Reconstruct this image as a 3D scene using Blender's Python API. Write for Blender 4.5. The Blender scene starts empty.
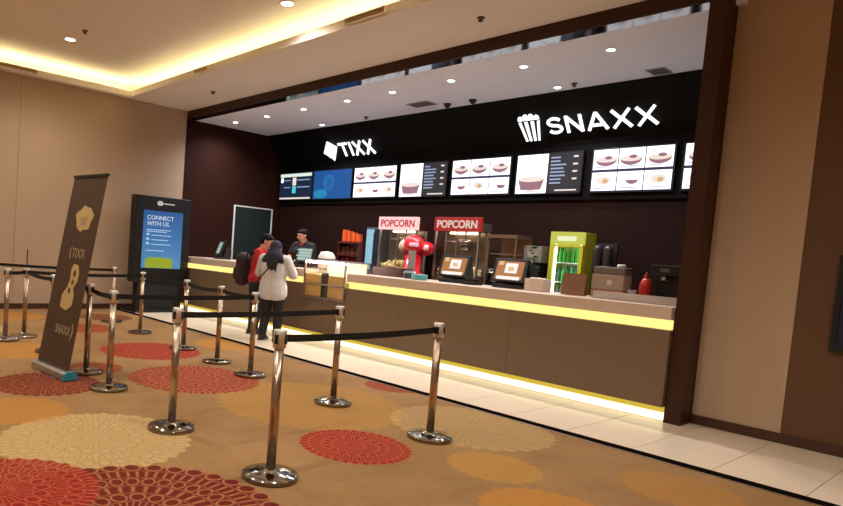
import bpy, bmesh, math, random
from mathutils import Vector, Matrix
random.seed(7)
scene = bpy.context.scene
COL = scene.collection
PI = math.pi

# ------------------------------------------------------------------ camera
yaw, pit, rol = -0.89595, -0.06569, 0.07068
fwd = Vector((math.sin(yaw)*math.cos(pit), math.cos(yaw)*math.cos(pit), math.sin(pit)))
rgt = Vector((math.cos(yaw), -math.sin(yaw), 0)); upv = rgt.cross(fwd)
r2 = math.cos(rol)*rgt + math.sin(rol)*upv
u2 = -math.sin(rol)*rgt + math.cos(rol)*upv
cd = bpy.data.cameras.new('camera'); cam = bpy.data.objects.new('camera', cd); COL.objects.link(cam)
m = Matrix((r2, u2, -fwd)).transposed().to_4x4(); m.translation = (0, 0, 1.6)
cam.matrix_world = m
cd.sensor_width = 36; cd.lens = 637.946*36/843
cd.shift_x = (421.5-275.682)/843; cd.shift_y = (290.813-253)/843
cd.clip_start = 0.05
scene.camera = cam

# ------------------------------------------------------------------ world, exposure, light levels
w = bpy.data.worlds.new('world'); scene.world = w; w.use_nodes = True
w.node_tree.nodes['Background'].inputs[0].default_value = (0.9, 0.75, 0.6, 1)
w.node_tree.nodes['Background'].inputs[1].default_value = 0.02
vs = scene.view_settings
vs.view_transform = 'Standard'; vs.look = 'None'; vs.gamma = 1; vs.use_curve_mapping = False
vs.exposure = 0.0
COVE = 16.0            # LED cove strip
LOBBY_SPOT = 385.0     # each lobby downlight (W)
SNACK_SPOT = 240.0      # each bar downlight (W)
LED_TOP = 1.25; LED_TOE = 1.7
SCREEN = 1.7
WARM = (1.0, 0.74, 0.46)

# ------------------------------------------------------------------ materials
def srgb(r, g, b):
    f = lambda c: (c/255/12.92) if c/255 <= .04045 else ((c/255+.055)/1.055)**2.4
    return (f(r), f(g), f(b), 1)
MATS = {}
def mat(name, col, rough=.6, metal=0, emit=None, es=0, noise=0, nscale=8, bump=0, bscale=200, spec=.5, coat=0, stretch=None):
    if name in MATS: return MATS[name]
    M = bpy.data.materials.new(name); M.use_nodes = True; nt = M.node_tree; N = nt.nodes; L = nt.links
    b = N['Principled BSDF']
    b.inputs['Base Color'].default_value = col; b.inputs['Roughness'].default_value = rough
    b.inputs['Metallic'].default_value = metal; b.inputs['Specular IOR Level'].default_value = spec
    if coat: b.inputs['Coat Weight'].default_value = coat; b.inputs['Coat Roughness'].default_value = .05
    if emit: b.inputs['Emission Color'].default_value = emit; b.inputs['Emission Strength'].default_value = es
    if noise or bump:
        tc = N.new('ShaderNodeTexCoord'); mp = N.new('ShaderNodeMapping')
        L.new(tc.outputs['Object'], mp.inputs[0])
        if stretch: mp.inputs['Scale'].default_value = stretch
    if noise:
        n = N.new('ShaderNodeTexNoise'); n.inputs['Scale'].default_value = nscale; n.inputs['Detail'].default_value = 4
        L.new(mp.outputs[0], n.inputs['Vector'])
        mx = N.new('ShaderNodeMix'); mx.data_type = 'RGBA'
        mx.inputs['A'].default_value = tuple(c*(1-noise) for c in col[:3])+(1,)
        mx.inputs['B'].default_value = tuple(min(1, c*(1+noise)) for c in col[:3])+(1,)
        L.new(n.outputs['Fac'], mx.inputs['Factor']); L.new(mx.outputs['Result'], b.inputs['Base Color'])
    if bump:
        n2 = N.new('ShaderNodeTexNoise'); n2.inputs['Scale'].default_value = bscale
        L.new(mp.outputs[0], n2.inputs['Vector'])
        bp = N.new('ShaderNodeBump'); bp.inputs['Strength'].default_value = bump; bp.inputs['Distance'].default_value = .004
        L.new(n2.outputs['Fac'], bp.inputs['Height']); L.new(bp.outputs[0], b.inputs['Normal'])
    MATS[name] = M; return M
def emis(name, col, s):
    if name in MATS: return MATS[name]
    M = mat(name, (col[0]*.12, col[1]*.12, col[2]*.12, 1), .4, emit=col if len(col) == 4 else col+(1,), es=s)
    return M
def glass_mat(name, tint=(1, 1, 1), refl=.12):
    if name in MATS: return MATS[name]
    M = bpy.data.materials.new(name); M.use_nodes = True; nt = M.node_tree; N = nt.nodes; L = nt.links
    N.remove(N['Principled BSDF'])
    t = N.new('ShaderNodeBsdfTransparent'); t.inputs[0].default_value = tint+(1,)
    g = N.new('ShaderNodeBsdfGlossy'); g.inputs['Roughness'].default_value = .05
    lw = N.new('ShaderNodeLayerWeight'); pw = N.new('ShaderNodeMath'); pw.operation = 'POWER'; L.new(lw.outputs['Facing'], pw.inputs[0]); pw.inputs[1].default_value = 4
    fr = N.new('ShaderNodeMath'); fr.operation = 'MULTIPLY_ADD'; L.new(pw.outputs[0], fr.inputs[0]); fr.inputs[1].default_value = .6; fr.inputs[2].default_value = .03
    mx = N.new('ShaderNodeMixShader')
    L.new(fr.outputs[0], mx.inputs[0]); L.new(t.outputs[0], mx.inputs[1]); L.new(g.outputs[0], mx.inputs[2])
    L.new(mx.outputs[0], N['Material Output'].inputs[0]); MATS[name] = M; return M

M_wall   = mat('wall_beige', srgb(182, 156, 130), .75, noise=.05, nscale=1.2, bump=.15, bscale=400)
M_brownp = mat('brown_wall_panel', srgb(94, 62, 36), .6, noise=.08, nscale=2, bump=.1, bscale=300)
M_dark   = mat('dark_brown_laminate', srgb(46, 20, 12), .7, spec=.12, noise=.12, nscale=3, stretch=(6, 6, .6))
M_frame  = mat('frame_brown', srgb(60, 30, 17), .45, spec=.3, noise=.12, nscale=4, stretch=(8, 8, .5))
M_polish = mat('polished_beam_underside', srgb(24, 16, 16), .09, spec=1.0)
M_ceil   = mat('ceiling_paint', srgb(236, 228, 216), .85, noise=.02, nscale=2)
M_white  = mat('bar_ceiling_paint', srgb(236, 240, 255), .8, noise=.02, nscale=2)
M_base   = mat('baseboard_brown', srgb(66, 36, 22), .5)
M_tile   = mat('cream_tile', srgb(226, 208, 186), .28, noise=.04, nscale=5)
M_grout  = mat('grout', srgb(178, 160, 138), .9)
M_black  = mat('black_plastic', srgb(13, 12, 13), .4)
M_soft   = mat('soft_black', srgb(20, 18, 18), .7)
M_fascia = mat('fascia_black', srgb(4, 3, 3), .6, spec=.15, noise=.1, nscale=3)
M_chrome = mat('brushed_steel', srgb(186, 168, 150), .24, metal=1, noise=.05, nscale=30, stretch=(1, 1, .05))
M_chrome2= mat('polished_steel_base', srgb(178, 168, 158), .1, metal=1)
M_silver = mat('aluminium', srgb(185, 185, 188), .35, metal=1)
M_belt   = mat('belt_black', srgb(18, 16, 16), .85, bump=.3, bscale=500)
M_counter= mat('counter_top', srgb(206, 184, 164), .35, noise=.08, nscale=14)
M_panel  = mat('counter_panel', srgb(116, 95, 73), .45, noise=.06, nscale=5, stretch=(.4, 1, 4))
M_pgold  = mat('counter_gold_band', srgb(214, 178, 60), .4)
M_letter = emis('lit_letter', (1, .99, .98, 1), 1.5)
M_glass  = glass_mat('clear_glass')
M_smoke  = glass_mat('grey_glass', (.72, .74, .76))

# ------------------------------------------------------------------ mesh builder
class MB:
    def __init__(s, o=(0, 0, 0)): s.v = []; s.f = []; s.mi = []; s.m = 0; s.o = Vector(o); s.sm = set()
    def add(s, vs, fs, smooth=False):
        k = len(s.v); s.v += [tuple(x) for x in vs]
        for f in fs:
            if smooth: s.sm.add(len(s.f))
            s.f.append(tuple(i+k for i in f)); s.mi.append(s.m)
        return s
    def box(s, x0, x1, y0, y1, z0, z1, b=0):
        if b <= 0:
            vs = [(x, y, z) for x in (x0, x1) for y in (y0, y1) for z in (z0, z1)]
            return s.add(vs, [(0,1,3,2),(4,6,7,5),(0,4,5,1),(2,3,7,6),(0,2,6,4),(1,5,7,3)])
        bm = bmesh.new(); bmesh.ops.create_cube(bm, size=1)
        bmesh.ops.scale(bm, vec=(x1-x0, y1-y0, z1-z0), verts=bm.verts)
        bmesh.ops.translate(bm, vec=((x0+x1)/2, (y0+y1)/2, (z0+z1)/2), verts=bm.verts)
        bmesh.ops.bevel(bm, geom=bm.edges[:], offset=b, segments=2, affect='EDGES', profile=.6)
        return s.bm(bm)
    def bm(s, bm, smooth=False, mtx=None):
        bm.verts.ensure_lookup_table()
        vs = [(mtx @ v.co if mtx else v.co)[:] for v in bm.verts]
        for i, v in enumerate(bm.verts): v.index = i
        s.add(vs, [[v.index for v in f.verts] for f in bm.faces], smooth); bm.free(); return s
    def lathe(s, prof, c=(0, 0, 0), n=24, mtx=None):   # profile of (r, z), closed at the ends
        vs = []; fs = []
        for r, z in prof:
            for i in range(n):
                a = 2*PI*i/n; vs.append(Vector((r*math.cos(a), r*math.sin(a), z)))
        for j in range(len(prof)-1):
            for i in range(n):
                fs.append((j*n+i, j*n+(i+1) % n, (j+1)*n+(i+1) % n, (j+1)*n+i))
        fs.append(tuple(range(n-1, -1, -1))); k = (len(prof)-1)*n; fs.append(tuple(range(k, k+n)))
        vs = [(mtx @ v if mtx else v)+Vector(c) for v in vs]
        return s.add(vs, fs, True)
    def tube(s, pts, r, n=8):
        pts = [Vector(p) for p in pts]; rr = r if isinstance(r, (list, tuple)) else [r]*len(pts)
        vs = []; fs = []
        t = (pts[1]-pts[0]).normalized(); a = t.orthogonal().normalized()
        for i, p in enumerate(pts):
            t = (pts[min(i+1, len(pts)-1)]-pts[max(i-1, 0)]).normalized()
            a = (a-a.dot(t)*t).normalized(); b = t.cross(a)
            for k in range(n):
                q = 2*PI*k/n; vs.append(p+rr[i]*(math.cos(q)*a+math.sin(q)*b))
        for j in range(len(pts)-1):
            for k in range(n): fs.append((j*n+k, j*n+(k+1) % n, (j+1)*n+(k+1) % n, (j+1)*n+k))
        fs.append(tuple(range(n-1, -1, -1))); k = (len(pts)-1)*n; fs.append(tuple(range(k, k+n)))
        return s.add(vs, fs, True)
    def prism(s, poly, fn, d):     # poly of (u,v); fn(u,v,w) -> 3D; w from 0 to d
        n = len(poly); vs = [fn(u, v, 0) for u, v in poly]+[fn(u, v, d) for u, v in poly]
        fs = [tuple(range(n-1, -1, -1)), tuple(range(n, 2*n))]+[(i, (i+1) % n, n+(i+1) % n, n+i) for i in range(n)]
        return s.add(vs, fs)
    def ball(s, c, rx, ry=None, rz=None, n=14, mtx=None):
        bm = bmesh.new(); bmesh.ops.create_uvsphere(bm, u_segments=n, v_segments=max(6, n*2//3), radius=1)
        M = Matrix.Translation(c) @ (mtx or Matrix()) @ Matrix.Diagonal((rx, ry or rx, rz or rx, 1))
        return s.bm(bm, True, M)
    def cap(s, p0, p1, r0, r1, n=12):     # closed tapered capsule
        p0 = Vector(p0); p1 = Vector(p1); d = (p1-p0); l = d.length; t = d.normalized() if l > 1e-6 else Vector((0, 0, 1))
        pts = []; rs = []
        for k in range(4): a = PI/2*(k+.15)/4; pts.append(p0-t*r0*math.cos(a)); rs.append(r0*math.sin(a))
        pts.append(p0); rs.append(r0); pts.append(p1); rs.append(r1)
        for k in range(3, -1, -1): a = PI/2*(k+.15)/4; pts.append(p1+t*r1*math.cos(a)); rs.append(r1*math.sin(a))
        a0 = t.orthogonal().normalized(); b0 = t.cross(a0); vs = []; fs = []
        for p, r in zip(pts, rs):
            for k in range(n): q = 2*PI*k/n; vs.append(p+r*(math.cos(q)*a0+math.sin(q)*b0))
        for j in range(len(pts)-1):
            for k in range(n): fs.append((j*n+k, j*n+(k+1) % n, (j+1)*n+(k+1) % n, (j+1)*n+k))
        fs.append(tuple(range(n-1, -1, -1))); k = (len(pts)-1)*n; fs.append(tuple(range(k, k+n)))
        return s.add(vs, fs, True)
    def mesh(s, name, mats):
        me = bpy.data.meshes.new(name)
        me.from_pydata([tuple(Vector(v)-s.o) for v in s.v], [], s.f); me.update()
        for mm in (mats if isinstance(mats, (list, tuple)) else [mats]): me.materials.append(mm)
        for i, p in enumerate(me.polygons):
            p.material_index = s.mi[i]; p.use_smooth = i in s.sm
        bm = bmesh.new(); bm.from_mesh(me); bmesh.ops.recalc_face_normals(bm, faces=bm.faces); bm.to_mesh(me); bm.free()
        return me
    def build(s, name, mats, parent=None):
        o = bpy.data.objects.new(name, s.mesh(name, mats)); COL.objects.link(o)
        if parent: o.parent = parent
        else: o.location = s.o
        return o
def tag(o, label=None, cat=None, group=None, kind=None):
    if label: o['label'] = label
    if cat: o['category'] = cat
    if group: o['group'] = group
    if kind: o['kind'] = kind
    return o
def thing(name, label, cat, loc=(0, 0, 0), rz=0, group=None):
    o = bpy.data.objects.new(name, None); COL.objects.link(o); o.location = loc; o.rotation_euler = (0, 0, rz)
    o.empty_display_size = .1
    return tag(o, label, cat, group)
def struct(o): o['kind'] = 'structure'; return o
def inst(name, me, parent, loc=(0, 0, 0)):
    o = bpy.data.objects.new(name, me); COL.objects.link(o); o.parent = parent; o.location = loc; return o
def text_bm(body, size, extrude=0.0, offset=0.0):
    cu = bpy.data.curves.new('t', 'FONT'); cu.body = body; cu.size = size; cu.extrude = extrude; cu.offset = offset
    cu.align_x = 'LEFT'; cu.resolution_u = 3
    ob = bpy.data.objects.new('t', cu); COL.objects.link(ob)
    dg = bpy.context.evaluated_depsgraph_get(); me = bpy.data.meshes.new_from_object(ob.evaluated_get(dg))
    bm = bmesh.new(); bm.from_mesh(me)
    bpy.data.objects.remove(ob); bpy.data.curves.remove(cu); bpy.data.meshes.remove(me)
    return bm
def put_text(mb, body, org, ux, uz, height, width=None, depth=.002, offset=0.0):
    """text laid in the plane of ux (reading direction) and uz (up), lower-left at org"""
    bm = text_bm(body, 1.0, 0, offset)
    xs = [v.co.x for v in bm.verts]; ys = [v.co.y for v in bm.verts]
    x0, x1, y0, y1 = min(xs), max(xs), min(ys), max(ys)
    sy = height/(y1-y0); sx = (width/(x1-x0)) if width else sy
    ux = Vector(ux); uz = Vector(uz); nn = ux.cross(uz)
    g = bmesh.ops.extrude_face_region(bm, geom=bm.faces[:])
    for e in g['geom']:
        if isinstance(e, bmesh.types.BMVert): e.co.z = 1.0
    o = Vector(org)
    for v in bm.verts:
        x, y, z = v.co
        v.co = o+ux*(x-x0)*sx+uz*(y-y0)*sy+nn*z*depth
    mb.bm(bm)
    return (x1-x0)*sx

# ================================================================== SETTING
XL = -13.45; YF = 7.72; YW = 8.03; YB = 10.72; ZC = 4.51; ZS = 4.69; ZU = 5.06
XR = 3.2; YBK = -5.0

# --- carpet with medallions
def medallion_group():
    g = bpy.data.node_groups.new('medallion', 'ShaderNodeTree'); I = g.interface
    for nm, t in (('Pos', 'NodeSocketVector'), ('Center', 'NodeSocketVector'), ('Radius', 'NodeSocketFloat'), ('Petals', 'NodeSocketFloat'), ('Rings', 'NodeSocketFloat')):
        I.new_socket(nm, in_out='INPUT', socket_type=t)
    for nm in ('Mask', 'Lace'): I.new_socket(nm, in_out='OUTPUT', socket_type='NodeSocketFloat')
    N = g.nodes; L = g.links; gi = N.new('NodeGroupInput'); go = N.new('NodeGroupOutput')
    def mth(op, a, b=None, c=None):
        n = N.new('ShaderNodeMath'); n.operation = op
        for i, x in enumerate((a, b, c)):
            if x is None: continue
            if isinstance(x, (int, float)): n.inputs[i].default_value = x
            else: L.new(x, n.inputs[i])
        return n.outputs[0]
    sub = N.new('ShaderNodeVectorMath'); sub.operation = 'SUBTRACT'; L.new(gi.outputs['Pos'], sub.inputs[0]); L.new(gi.outputs['Center'], sub.inputs[1])
    sp = N.new('ShaderNodeSeparateXYZ'); L.new(sub.outputs[0], sp.inputs[0])
    x, y = sp.outputs[0], sp.outputs[1]
    d = mth('SQRT', mth('ADD', mth('MULTIPLY', x, x), mth('MULTIPLY', y, y)))
    r = mth('DIVIDE', d, gi.outputs['Radius']); th = mth('ARCTAN2', y, x)
    P = gi.outputs['Petals']
    scal = mth('ABSOLUTE', mth('SINE', mth('MULTIPLY', th, P)))
    edge = mth('ADD', mth('MULTIPLY', scal, .05), .95)
    mask = mth('MULTIPLY', mth('SUBTRACT', edge, r), 60); mask = mth('MINIMUM', mth('MAXIMUM', mask, 0), 1)
    rr = mth('MULTIPLY', r, gi.outputs['Rings'])
    fr = mth('FRACT', rr)
    band = mth('FLOOR', rr); odd = mth('MODULO', band, 2.0); Rg = gi.outputs['Rings']
    outer = mth('GREATER_THAN', rr, mth('MULTIPLY', Rg, .55))
    cells = mth('MULTIPLY', P, mth('ADD', outer, 1.0))
    t01 = mth('MULTIPLY', mth('DIVIDE', th, 2*PI), cells)
    u = mth('SUBTRACT', mth('FRACT', mth('ADD', mth('ADD', t01, 100.0), mth('MULTIPLY', band, .5))), .5)
    v = mth('SUBTRACT', fr, .5)
    clamp = lambda q: mth('MINIMUM', mth('MAXIMUM', q, 0), 1)
    e = mth('SQRT', mth('ADD', mth('MULTIPLY', mth('MULTIPLY', u, u), 5.2), mth('MULTIPLY', mth('MULTIPLY', v, v), 4.4)))
    loop = clamp(mth('SUBTRACT', 1.0, mth('MULTIPLY', mth('ABSOLUTE', mth('SUBTRACT', e, .9)), 4.5)))
    w = mth('SUBTRACT', mth('FRACT', mth('ADD', mth('MULTIPLY', t01, 2.0), 100.0)), .5)
    hatch = mth('MULTIPLY', clamp(mth('SUBTRACT', 1.0, mth('MULTIPLY', mth('ABSOLUTE', w), 4.2))), clamp(mth('MULTIPLY', mth('SUBTRACT', .46, mth('ABSOLUTE', v)), 8.0)))
    rim = clamp(mth('SUBTRACT', 1.0, mth('MULTIPLY', mth('SUBTRACT', .5, mth('ABSOLUTE', v)), 9.0)))
    pat = mth('ADD', mth('MULTIPLY', hatch, odd), mth('MULTIPLY', loop, mth('SUBTRACT', 1.0, odd)))
    pat = mth('MAXIMUM', pat, mth('MULTIPLY', rim, .5))
    lace = mth('SUBTRACT', 1.0, mth('MULTIPLY', pat, .66))
    L.new(mask, go.inputs['Mask']); L.new(lace, go.inputs['Lace'])
    return g
def carpet_material():
    M = bpy.data.materials.new('medallion_carpet'); M.use_nodes = True; nt = M.node_tree; N = nt.nodes; L = nt.links
    b = N['Principled BSDF']; b.inputs['Roughness'].default_value = .95; b.inputs['Specular IOR Level'].default_value = .1
    geo = N.new('ShaderNodeNewGeometry'); pos = geo.outputs['Position']
    n1 = N.new('ShaderNodeTexNoise'); n1.inputs['Scale'].default_value = 1.1; n1.inputs['Detail'].default_value = 5; L.new(pos, n1.inputs['Vector'])
    cr = N.new('ShaderNodeValToRGB'); L.new(n1.outputs['Fac'], cr.inputs[0])
    cr.color_ramp.elements[0].position = .3; cr.color_ramp.elements[0].color = srgb(136, 104, 68)
    cr.color_ramp.elements[1].position = .7; cr.color_ramp.elements[1].color = srgb(158, 122, 82)
    n3 = N.new('ShaderNodeTexNoise'); n3.inputs['Scale'].default_value = 30; L.new(pos, n3.inputs['Vector'])
    # slight wobble so the printed lace is not mathematically clean
    wob = N.new('ShaderNodeTexNoise'); wob.inputs['Scale'].default_value = 9; L.new(pos, wob.inputs['Vector'])
    ws = N.new('ShaderNodeVectorMath'); ws.operation = 'MULTIPLY_ADD'; L.new(wob.outputs['Color'], ws.inputs[0]); ws.inputs[1].default_value = (.02, .02, 0); L.new(pos, ws.inputs[2])
    P = ws.outputs[0]
    grp = medallion_group(); cur = cr.outputs[0]
    tan = srgb(152, 116, 76)
    RED = srgb(138, 32, 24); MAR = srgb(98, 24, 20); CRM = srgb(196, 168, 116); YEL = srgb(184, 136, 58); ORG = srgb(184, 124, 44); DRED = srgb(134, 38, 30)
    lst = [  # centre x, y, radius, colour, hole colour, alpha, petals, rings
        (-4.92, 4.52, 1.02, YEL, tan, .45, 18, 6), (-3.58, 5.42, .80, CRM, tan, .4, 16, 5), (-2.74, 4.53, .37, YEL, tan, .6, 10, 4),
        (-2.00, 4.02, .46, ORG, tan, .7, 12, 4), (-1.72, 5.42, .42, ORG, tan, .4, 12, 4), (-4.72, 2.06, .76, CRM, tan, .7, 16, 6),
        (-3.64, 3.88, .48, RED, srgb(206, 120, 84), .95, 18, 5), (-3.22, 1.66, .92, MAR, srgb(196, 132, 92), .95, 18, 7), (-3.98, 1.12, .62, RED, srgb(196, 112, 78), .9, 16, 6),
        (-6.40, 3.99, .79, DRED, srgb(206, 146, 104), .92, 18, 6), (-8.26, 4.37, .74, RED, srgb(196, 112, 82), .92, 18, 6), (-6.72, 2.34, .58, MAR, srgb(190, 120, 80), .92, 16, 5),
        (-5.80, 1.75, .48, ORG, tan, .6, 12, 5), (-8.75, 2.62, .62, ORG, tan, .7, 14, 5), (-5.16, 6.1, .36, RED, tan, .8, 12, 4),
        (-8.45, 5.88, .58, ORG, tan, .7, 14, 5), (-10.62, 4.28, .56, RED, tan, .85, 14, 5), (-7.35, 3.15, .34, RED, tan, .8, 12, 4),
        (-10.9, 2.4, .7, CRM, tan, .6, 14, 5), (-12.3, 3.6, .6, ORG, tan, .7, 14, 5), (-12.0, 5.3, .55, MAR, tan, .8, 14, 5),
        (-1.2, 3.0, .8, RED, tan, .9, 16, 6), (-2.2, 2.3, .5, YEL, tan, .7, 12, 4), (.4, 4.6, .9, CRM, tan, .7, 16, 6), (-1.6, .6, .9, ORG, tan, .7, 16, 6),
    ]
    for (x, y, r, c, hc, al, pe, ri) in lst:
        g = N.new('ShaderNodeGroup'); g.node_tree = grp; L.new(P, g.inputs['Pos'])
        g.inputs['Center'].default_value = (x+.01, y+.01, 0); g.inputs['Radius'].default_value = r; g.inputs['Petals'].default_value = pe; g.inputs['Rings'].default_value = ri
        m1 = N.new('ShaderNodeMix'); m1.data_type = 'RGBA'; L.new(g.outputs['Lace'], m1.inputs['Factor']); m1.inputs['A'].default_value = hc; m1.inputs['B'].default_value = c
        ml = N.new('ShaderNodeMath'); ml.operation = 'MULTIPLY'; L.new(g.outputs['Mask'], ml.inputs[0]); ml.inputs[1].default_value = al
        m2 = N.new('ShaderNodeMix'); m2.data_type = 'RGBA'; L.new(ml.outputs[0], m2.inputs['Factor']); L.new(cur, m2.inputs['A']); L.new(m1.outputs['Result'], m2.inputs['B'])
        cur = m2.outputs['Result']
    hv = N.new('ShaderNodeMix'); hv.data_type = 'RGBA'; hv.blend_type = 'MULTIPLY'; hv.inputs['Factor'].default_value = .35
    L.new(cur, hv.inputs['A']); L.new(n3.outputs['Color'], hv.inputs['B'])
    gm = N.new('ShaderNodeHueSaturation'); gm.inputs['Value'].default_value = 1.1; L.new(hv.outputs['Result'], gm.inputs['Color'])
    L.new(gm.outputs[0], b.inputs['Base Color'])
    n2 = N.new('ShaderNodeTexNoise'); n2.inputs['Scale'].default_value = 350; L.new(pos, n2.inputs['Vector'])
    bp = N.new('ShaderNodeBump'); bp.inputs['Strength'].default_value = .5; bp.inputs['Distance'].default_value = .004
    L.new(n2.outputs['Fac'], bp.inputs['Height']); L.new(bp.outputs[0], b.inputs['Normal'])
    return M
YC0 = 6.10   # carpet edge
fl = MB(); fl.box(XL, XR, YBK, YC0, -.12, 0); fl.m = 1; fl.box(XL, XR, YC0, YW+.02, -.12, -.006)
floor = struct(fl.build('floor', [carpet_material(), M_grout]))
tw = .632
tme = None
mb = MB(); mb.box(0, tw-.007, 0, YW-YC0-.135, -.012, 0, .002); tme = mb.mesh('tile', M_tile)
k = 0
x = -1.137
while x < XR: x += tw
while x > XL-tw:
    if x >= XL-.01 and x+tw <= XR+.02: inst('tile', tme, floor, (x, YC0+.13, 0))
    x -= tw
mb = MB(); mb.box(XL, XR, YC0-.02, YC0+.125, -.006, .006, .002); mb.m = 1; mb.box(XL, XR, YC0-.03, YC0-.021, -.002, .007, .001)
struct(mb.build('trim_1', [mat('edge_strip_black', srgb(20, 12, 9), 1, spec=0), M_silver]))

# --- left wall (beige cladding, dark laminate beyond the opening)
mb = MB(); mb.box(XL-.14, XL-.012, YBK, YB, 0, ZS)
wl = struct(mb.build('wall_left', M_wall))
for a, b_ in ((-3.9, .02), (.02, 3.9), (3.9, YF)):
    p = MB(); p.box(XL-.02, XL, a+.01, b_-.01, 0, ZS, .004); p.build('wall_panel', M_wall, wl)
for a, b_ in ((YF, 9.22), (10.47, YB)):
    p = MB(); p.box(XL-.02, XL, a+.002, b_-.002, 0, ZC, .002); p.build('wall_panel', M_dark, wl)
p = MB(); p.box(XL-.02, XL, 9.222, 10.468, 2.64, ZC, .002); p.build('wall_panel', M_dark, wl)
mb = MB(); mb.box(XL, XL+.018, YBK, YF-.005, .004, .115, .003); struct(mb.build('baseboard_left', M_base))
# door on the left wall
dm = MB(); dm.box(XL-.012, XL+.004, 9.27, 10.42, .2, 2.60, .004)
d1 = struct(dm.build('door_1', mat('door_dark_glass', srgb(34, 44, 42), .7, spec=.2)))
fm = MB(); fm.box(XL-.03, XL+.014, 9.225, 9.265, .2, 2.635, .003); fm.box(XL-.03, XL+.014, 10.425, 10.465, .2, 2.635, .003); fm.box(XL-.03, XL+.014, 9.266, 10.424, 2.604, 2.635, .003)
fm.build('door_frame', mat('door_frame_grey', srgb(236, 236, 230), .5), d1)
hm = MB(); hm.tube([(XL+.002, 10.3, 1.2), (XL+.04, 10.3, 1.2), (XL+.04, 10.3, 1.6), (XL+.002, 10.3, 1.6)], .012); hm.build('door_handle', M_silver, d1)

# --- front wall to the right of the opening
mb = MB(); mb.box(-2.53, XR, YW+.012, YW+.14, 0, ZS); wf = struct(mb.build('wall_front', M_wall))
for a, b_, mm in ((-2.523, -1.727, M_wall), (-1.727, -.45, M_brownp), (-.45, .9, M_wall), (.9, 2.2, M_brownp), (2.2, XR, M_wall)):
    p = MB(); p.box(a+.002, b_-.002, YW, YW+.02, 0, ZS, .002); p.build('wall_panel', mm, wf)
mb = MB(); mb.box(-2.523, XR, YW-.018, YW, .002, .105, .003); struct(mb.build('baseboard_front', M_base))
# --- portal frame: pillar and beam
mb = MB(); mb.box(-2.69, -2.525, YF, YW+.1, .0, ZS, .004); struct(mb.build('trim_2', M_frame))
mb = MB(); mb.box(XL, -2.692, YF, 7.95, ZC+.012, ZS, .003); bmn = struct(mb.build('trim_3', M_frame))
seg = [XL, -11.2, -8.9, -6.7, -4.6, -2.70]
for a, b_ in zip(seg[:-1], seg[1:]):
    p = MB(); p.box(a+.003, b_-.003, YF+.004, 7.95, ZC, ZC+.014, .001); p.build('soffit_panel', M_polish, bmn)
# --- bar enclosure
mb = MB(); mb.box(XL-.14, -2.3, YB, YB+.12, 0, ZS); struct(mb.build('wall_back', mat('back_wall_brown', srgb(36, 17, 12), .7, spec=.12, noise=.12, nscale=3, stretch=(6, 6, .6))))
mb = MB(); mb.box(-2.44, -2.3, YW+.15, YB, 0, ZS); struct(mb.build('wall_right', M_dark))
mb = MB(); mb.box(XL, -2.44, 7.952, YB, ZC+.002, ZC+.06); struct(mb.build('ceiling_bar', M_white))
mb = MB(); mb.box(XL, -2.44, 8.72, YB, -.12, .2); struct(mb.build('floor_raised', mat('bar_floor', srgb(90, 84, 78), .6)))
# sloping black fascia over the bar
fy = lambda z: 10.15+.75*(4.5-z)
mb = MB(); pl = [(fy(ZC), ZC), (YB, ZC), (YB, 3.66), (fy(3.66)-.02, 3.66)]
mb.prism([(fy(ZC), ZC-.001), (10.71, ZC-.001), (10.71, 3.68), (fy(3.76), 3.70), (fy(3.78), 3.78)], lambda u, v, d: (XL+.001+d, u, v), -2.445-XL)
fas = struct(mb.build('trim_4', M_fascia))
mb = MB(); mb.box(XL+.001, -2.445, 10.662, 10.718, 2.78, 3.69); struct(mb.build('trim_5', M_fascia))

# --- lobby ceiling: soffit border, lip, raised field, cove strip
LX, LY = -13.27, 6.17
mb = MB(); mb.box(XL-.5, XR, LY, YW+.1, ZS, ZS+.03); mb.box(XL-.5, LX, YBK, LY, ZS, ZS+.03)
so = struct(mb.build('ceiling_soffit', M_ceil))
mb = MB(); mb.box(LX-.04, XR, LY, LY+.04, ZS+.03, ZS+.13, .004); mb.build('lip', M_ceil, so)
mb = MB(); mb.box(LX-.04, LX, YBK, LY-.001, ZS+.03, ZS+.13, .004); mb.build('lip', M_ceil, so)
mb = MB(); mb.box(XL-.5, XR, YBK, YW+.1, ZU, ZU+.08); struct(mb.build('ceiling', M_ceil))
mb = MB(); mb.box(XL-.54, XL-.5, YBK, YW+.1, ZS, ZU); mb.box(XL-.5, XR, YF-.55, YF-.5, ZS+.03, ZU); mb.box(XL-.5, LX-.04, YBK, YBK+.02, ZS+.03, ZU)
struct(mb.build('trim_6', M_ceil))
M_cove = emis('cove_led', (1.0, .86, .46, 1), COVE)
mb = MB(); mb.box(LX-.2, XR-.1, LY+.25, LY+.31, ZS+.032, ZS+.08, .004)
tag(mb.build('cove_light', M_cove), 'warm LED strip glowing in the long ceiling cove over the queue, parallel to the bar', 'light strip', 'cove light strips')
mb = MB(); mb.box(LX-.31, LX-.25, YBK+.1, LY+.2, ZS+.032, ZS+.08, .004)
tag(mb.build('cove_light', M_cove), 'warm LED strip glowing in the ceiling cove above the beige left wall', 'light strip', 'cove light strips')
# walls behind the viewer close the lobby
mb = MB(); mb.box(XL-.5, XR, YBK-.12, YBK, 0, ZU); struct(mb.build('wall_rear', M_wall))
mb = MB(); mb.box(XR, XR+.12, YBK, YW+.1, 0, ZU); struct(mb.build('wall_side', M_wall))

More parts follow.
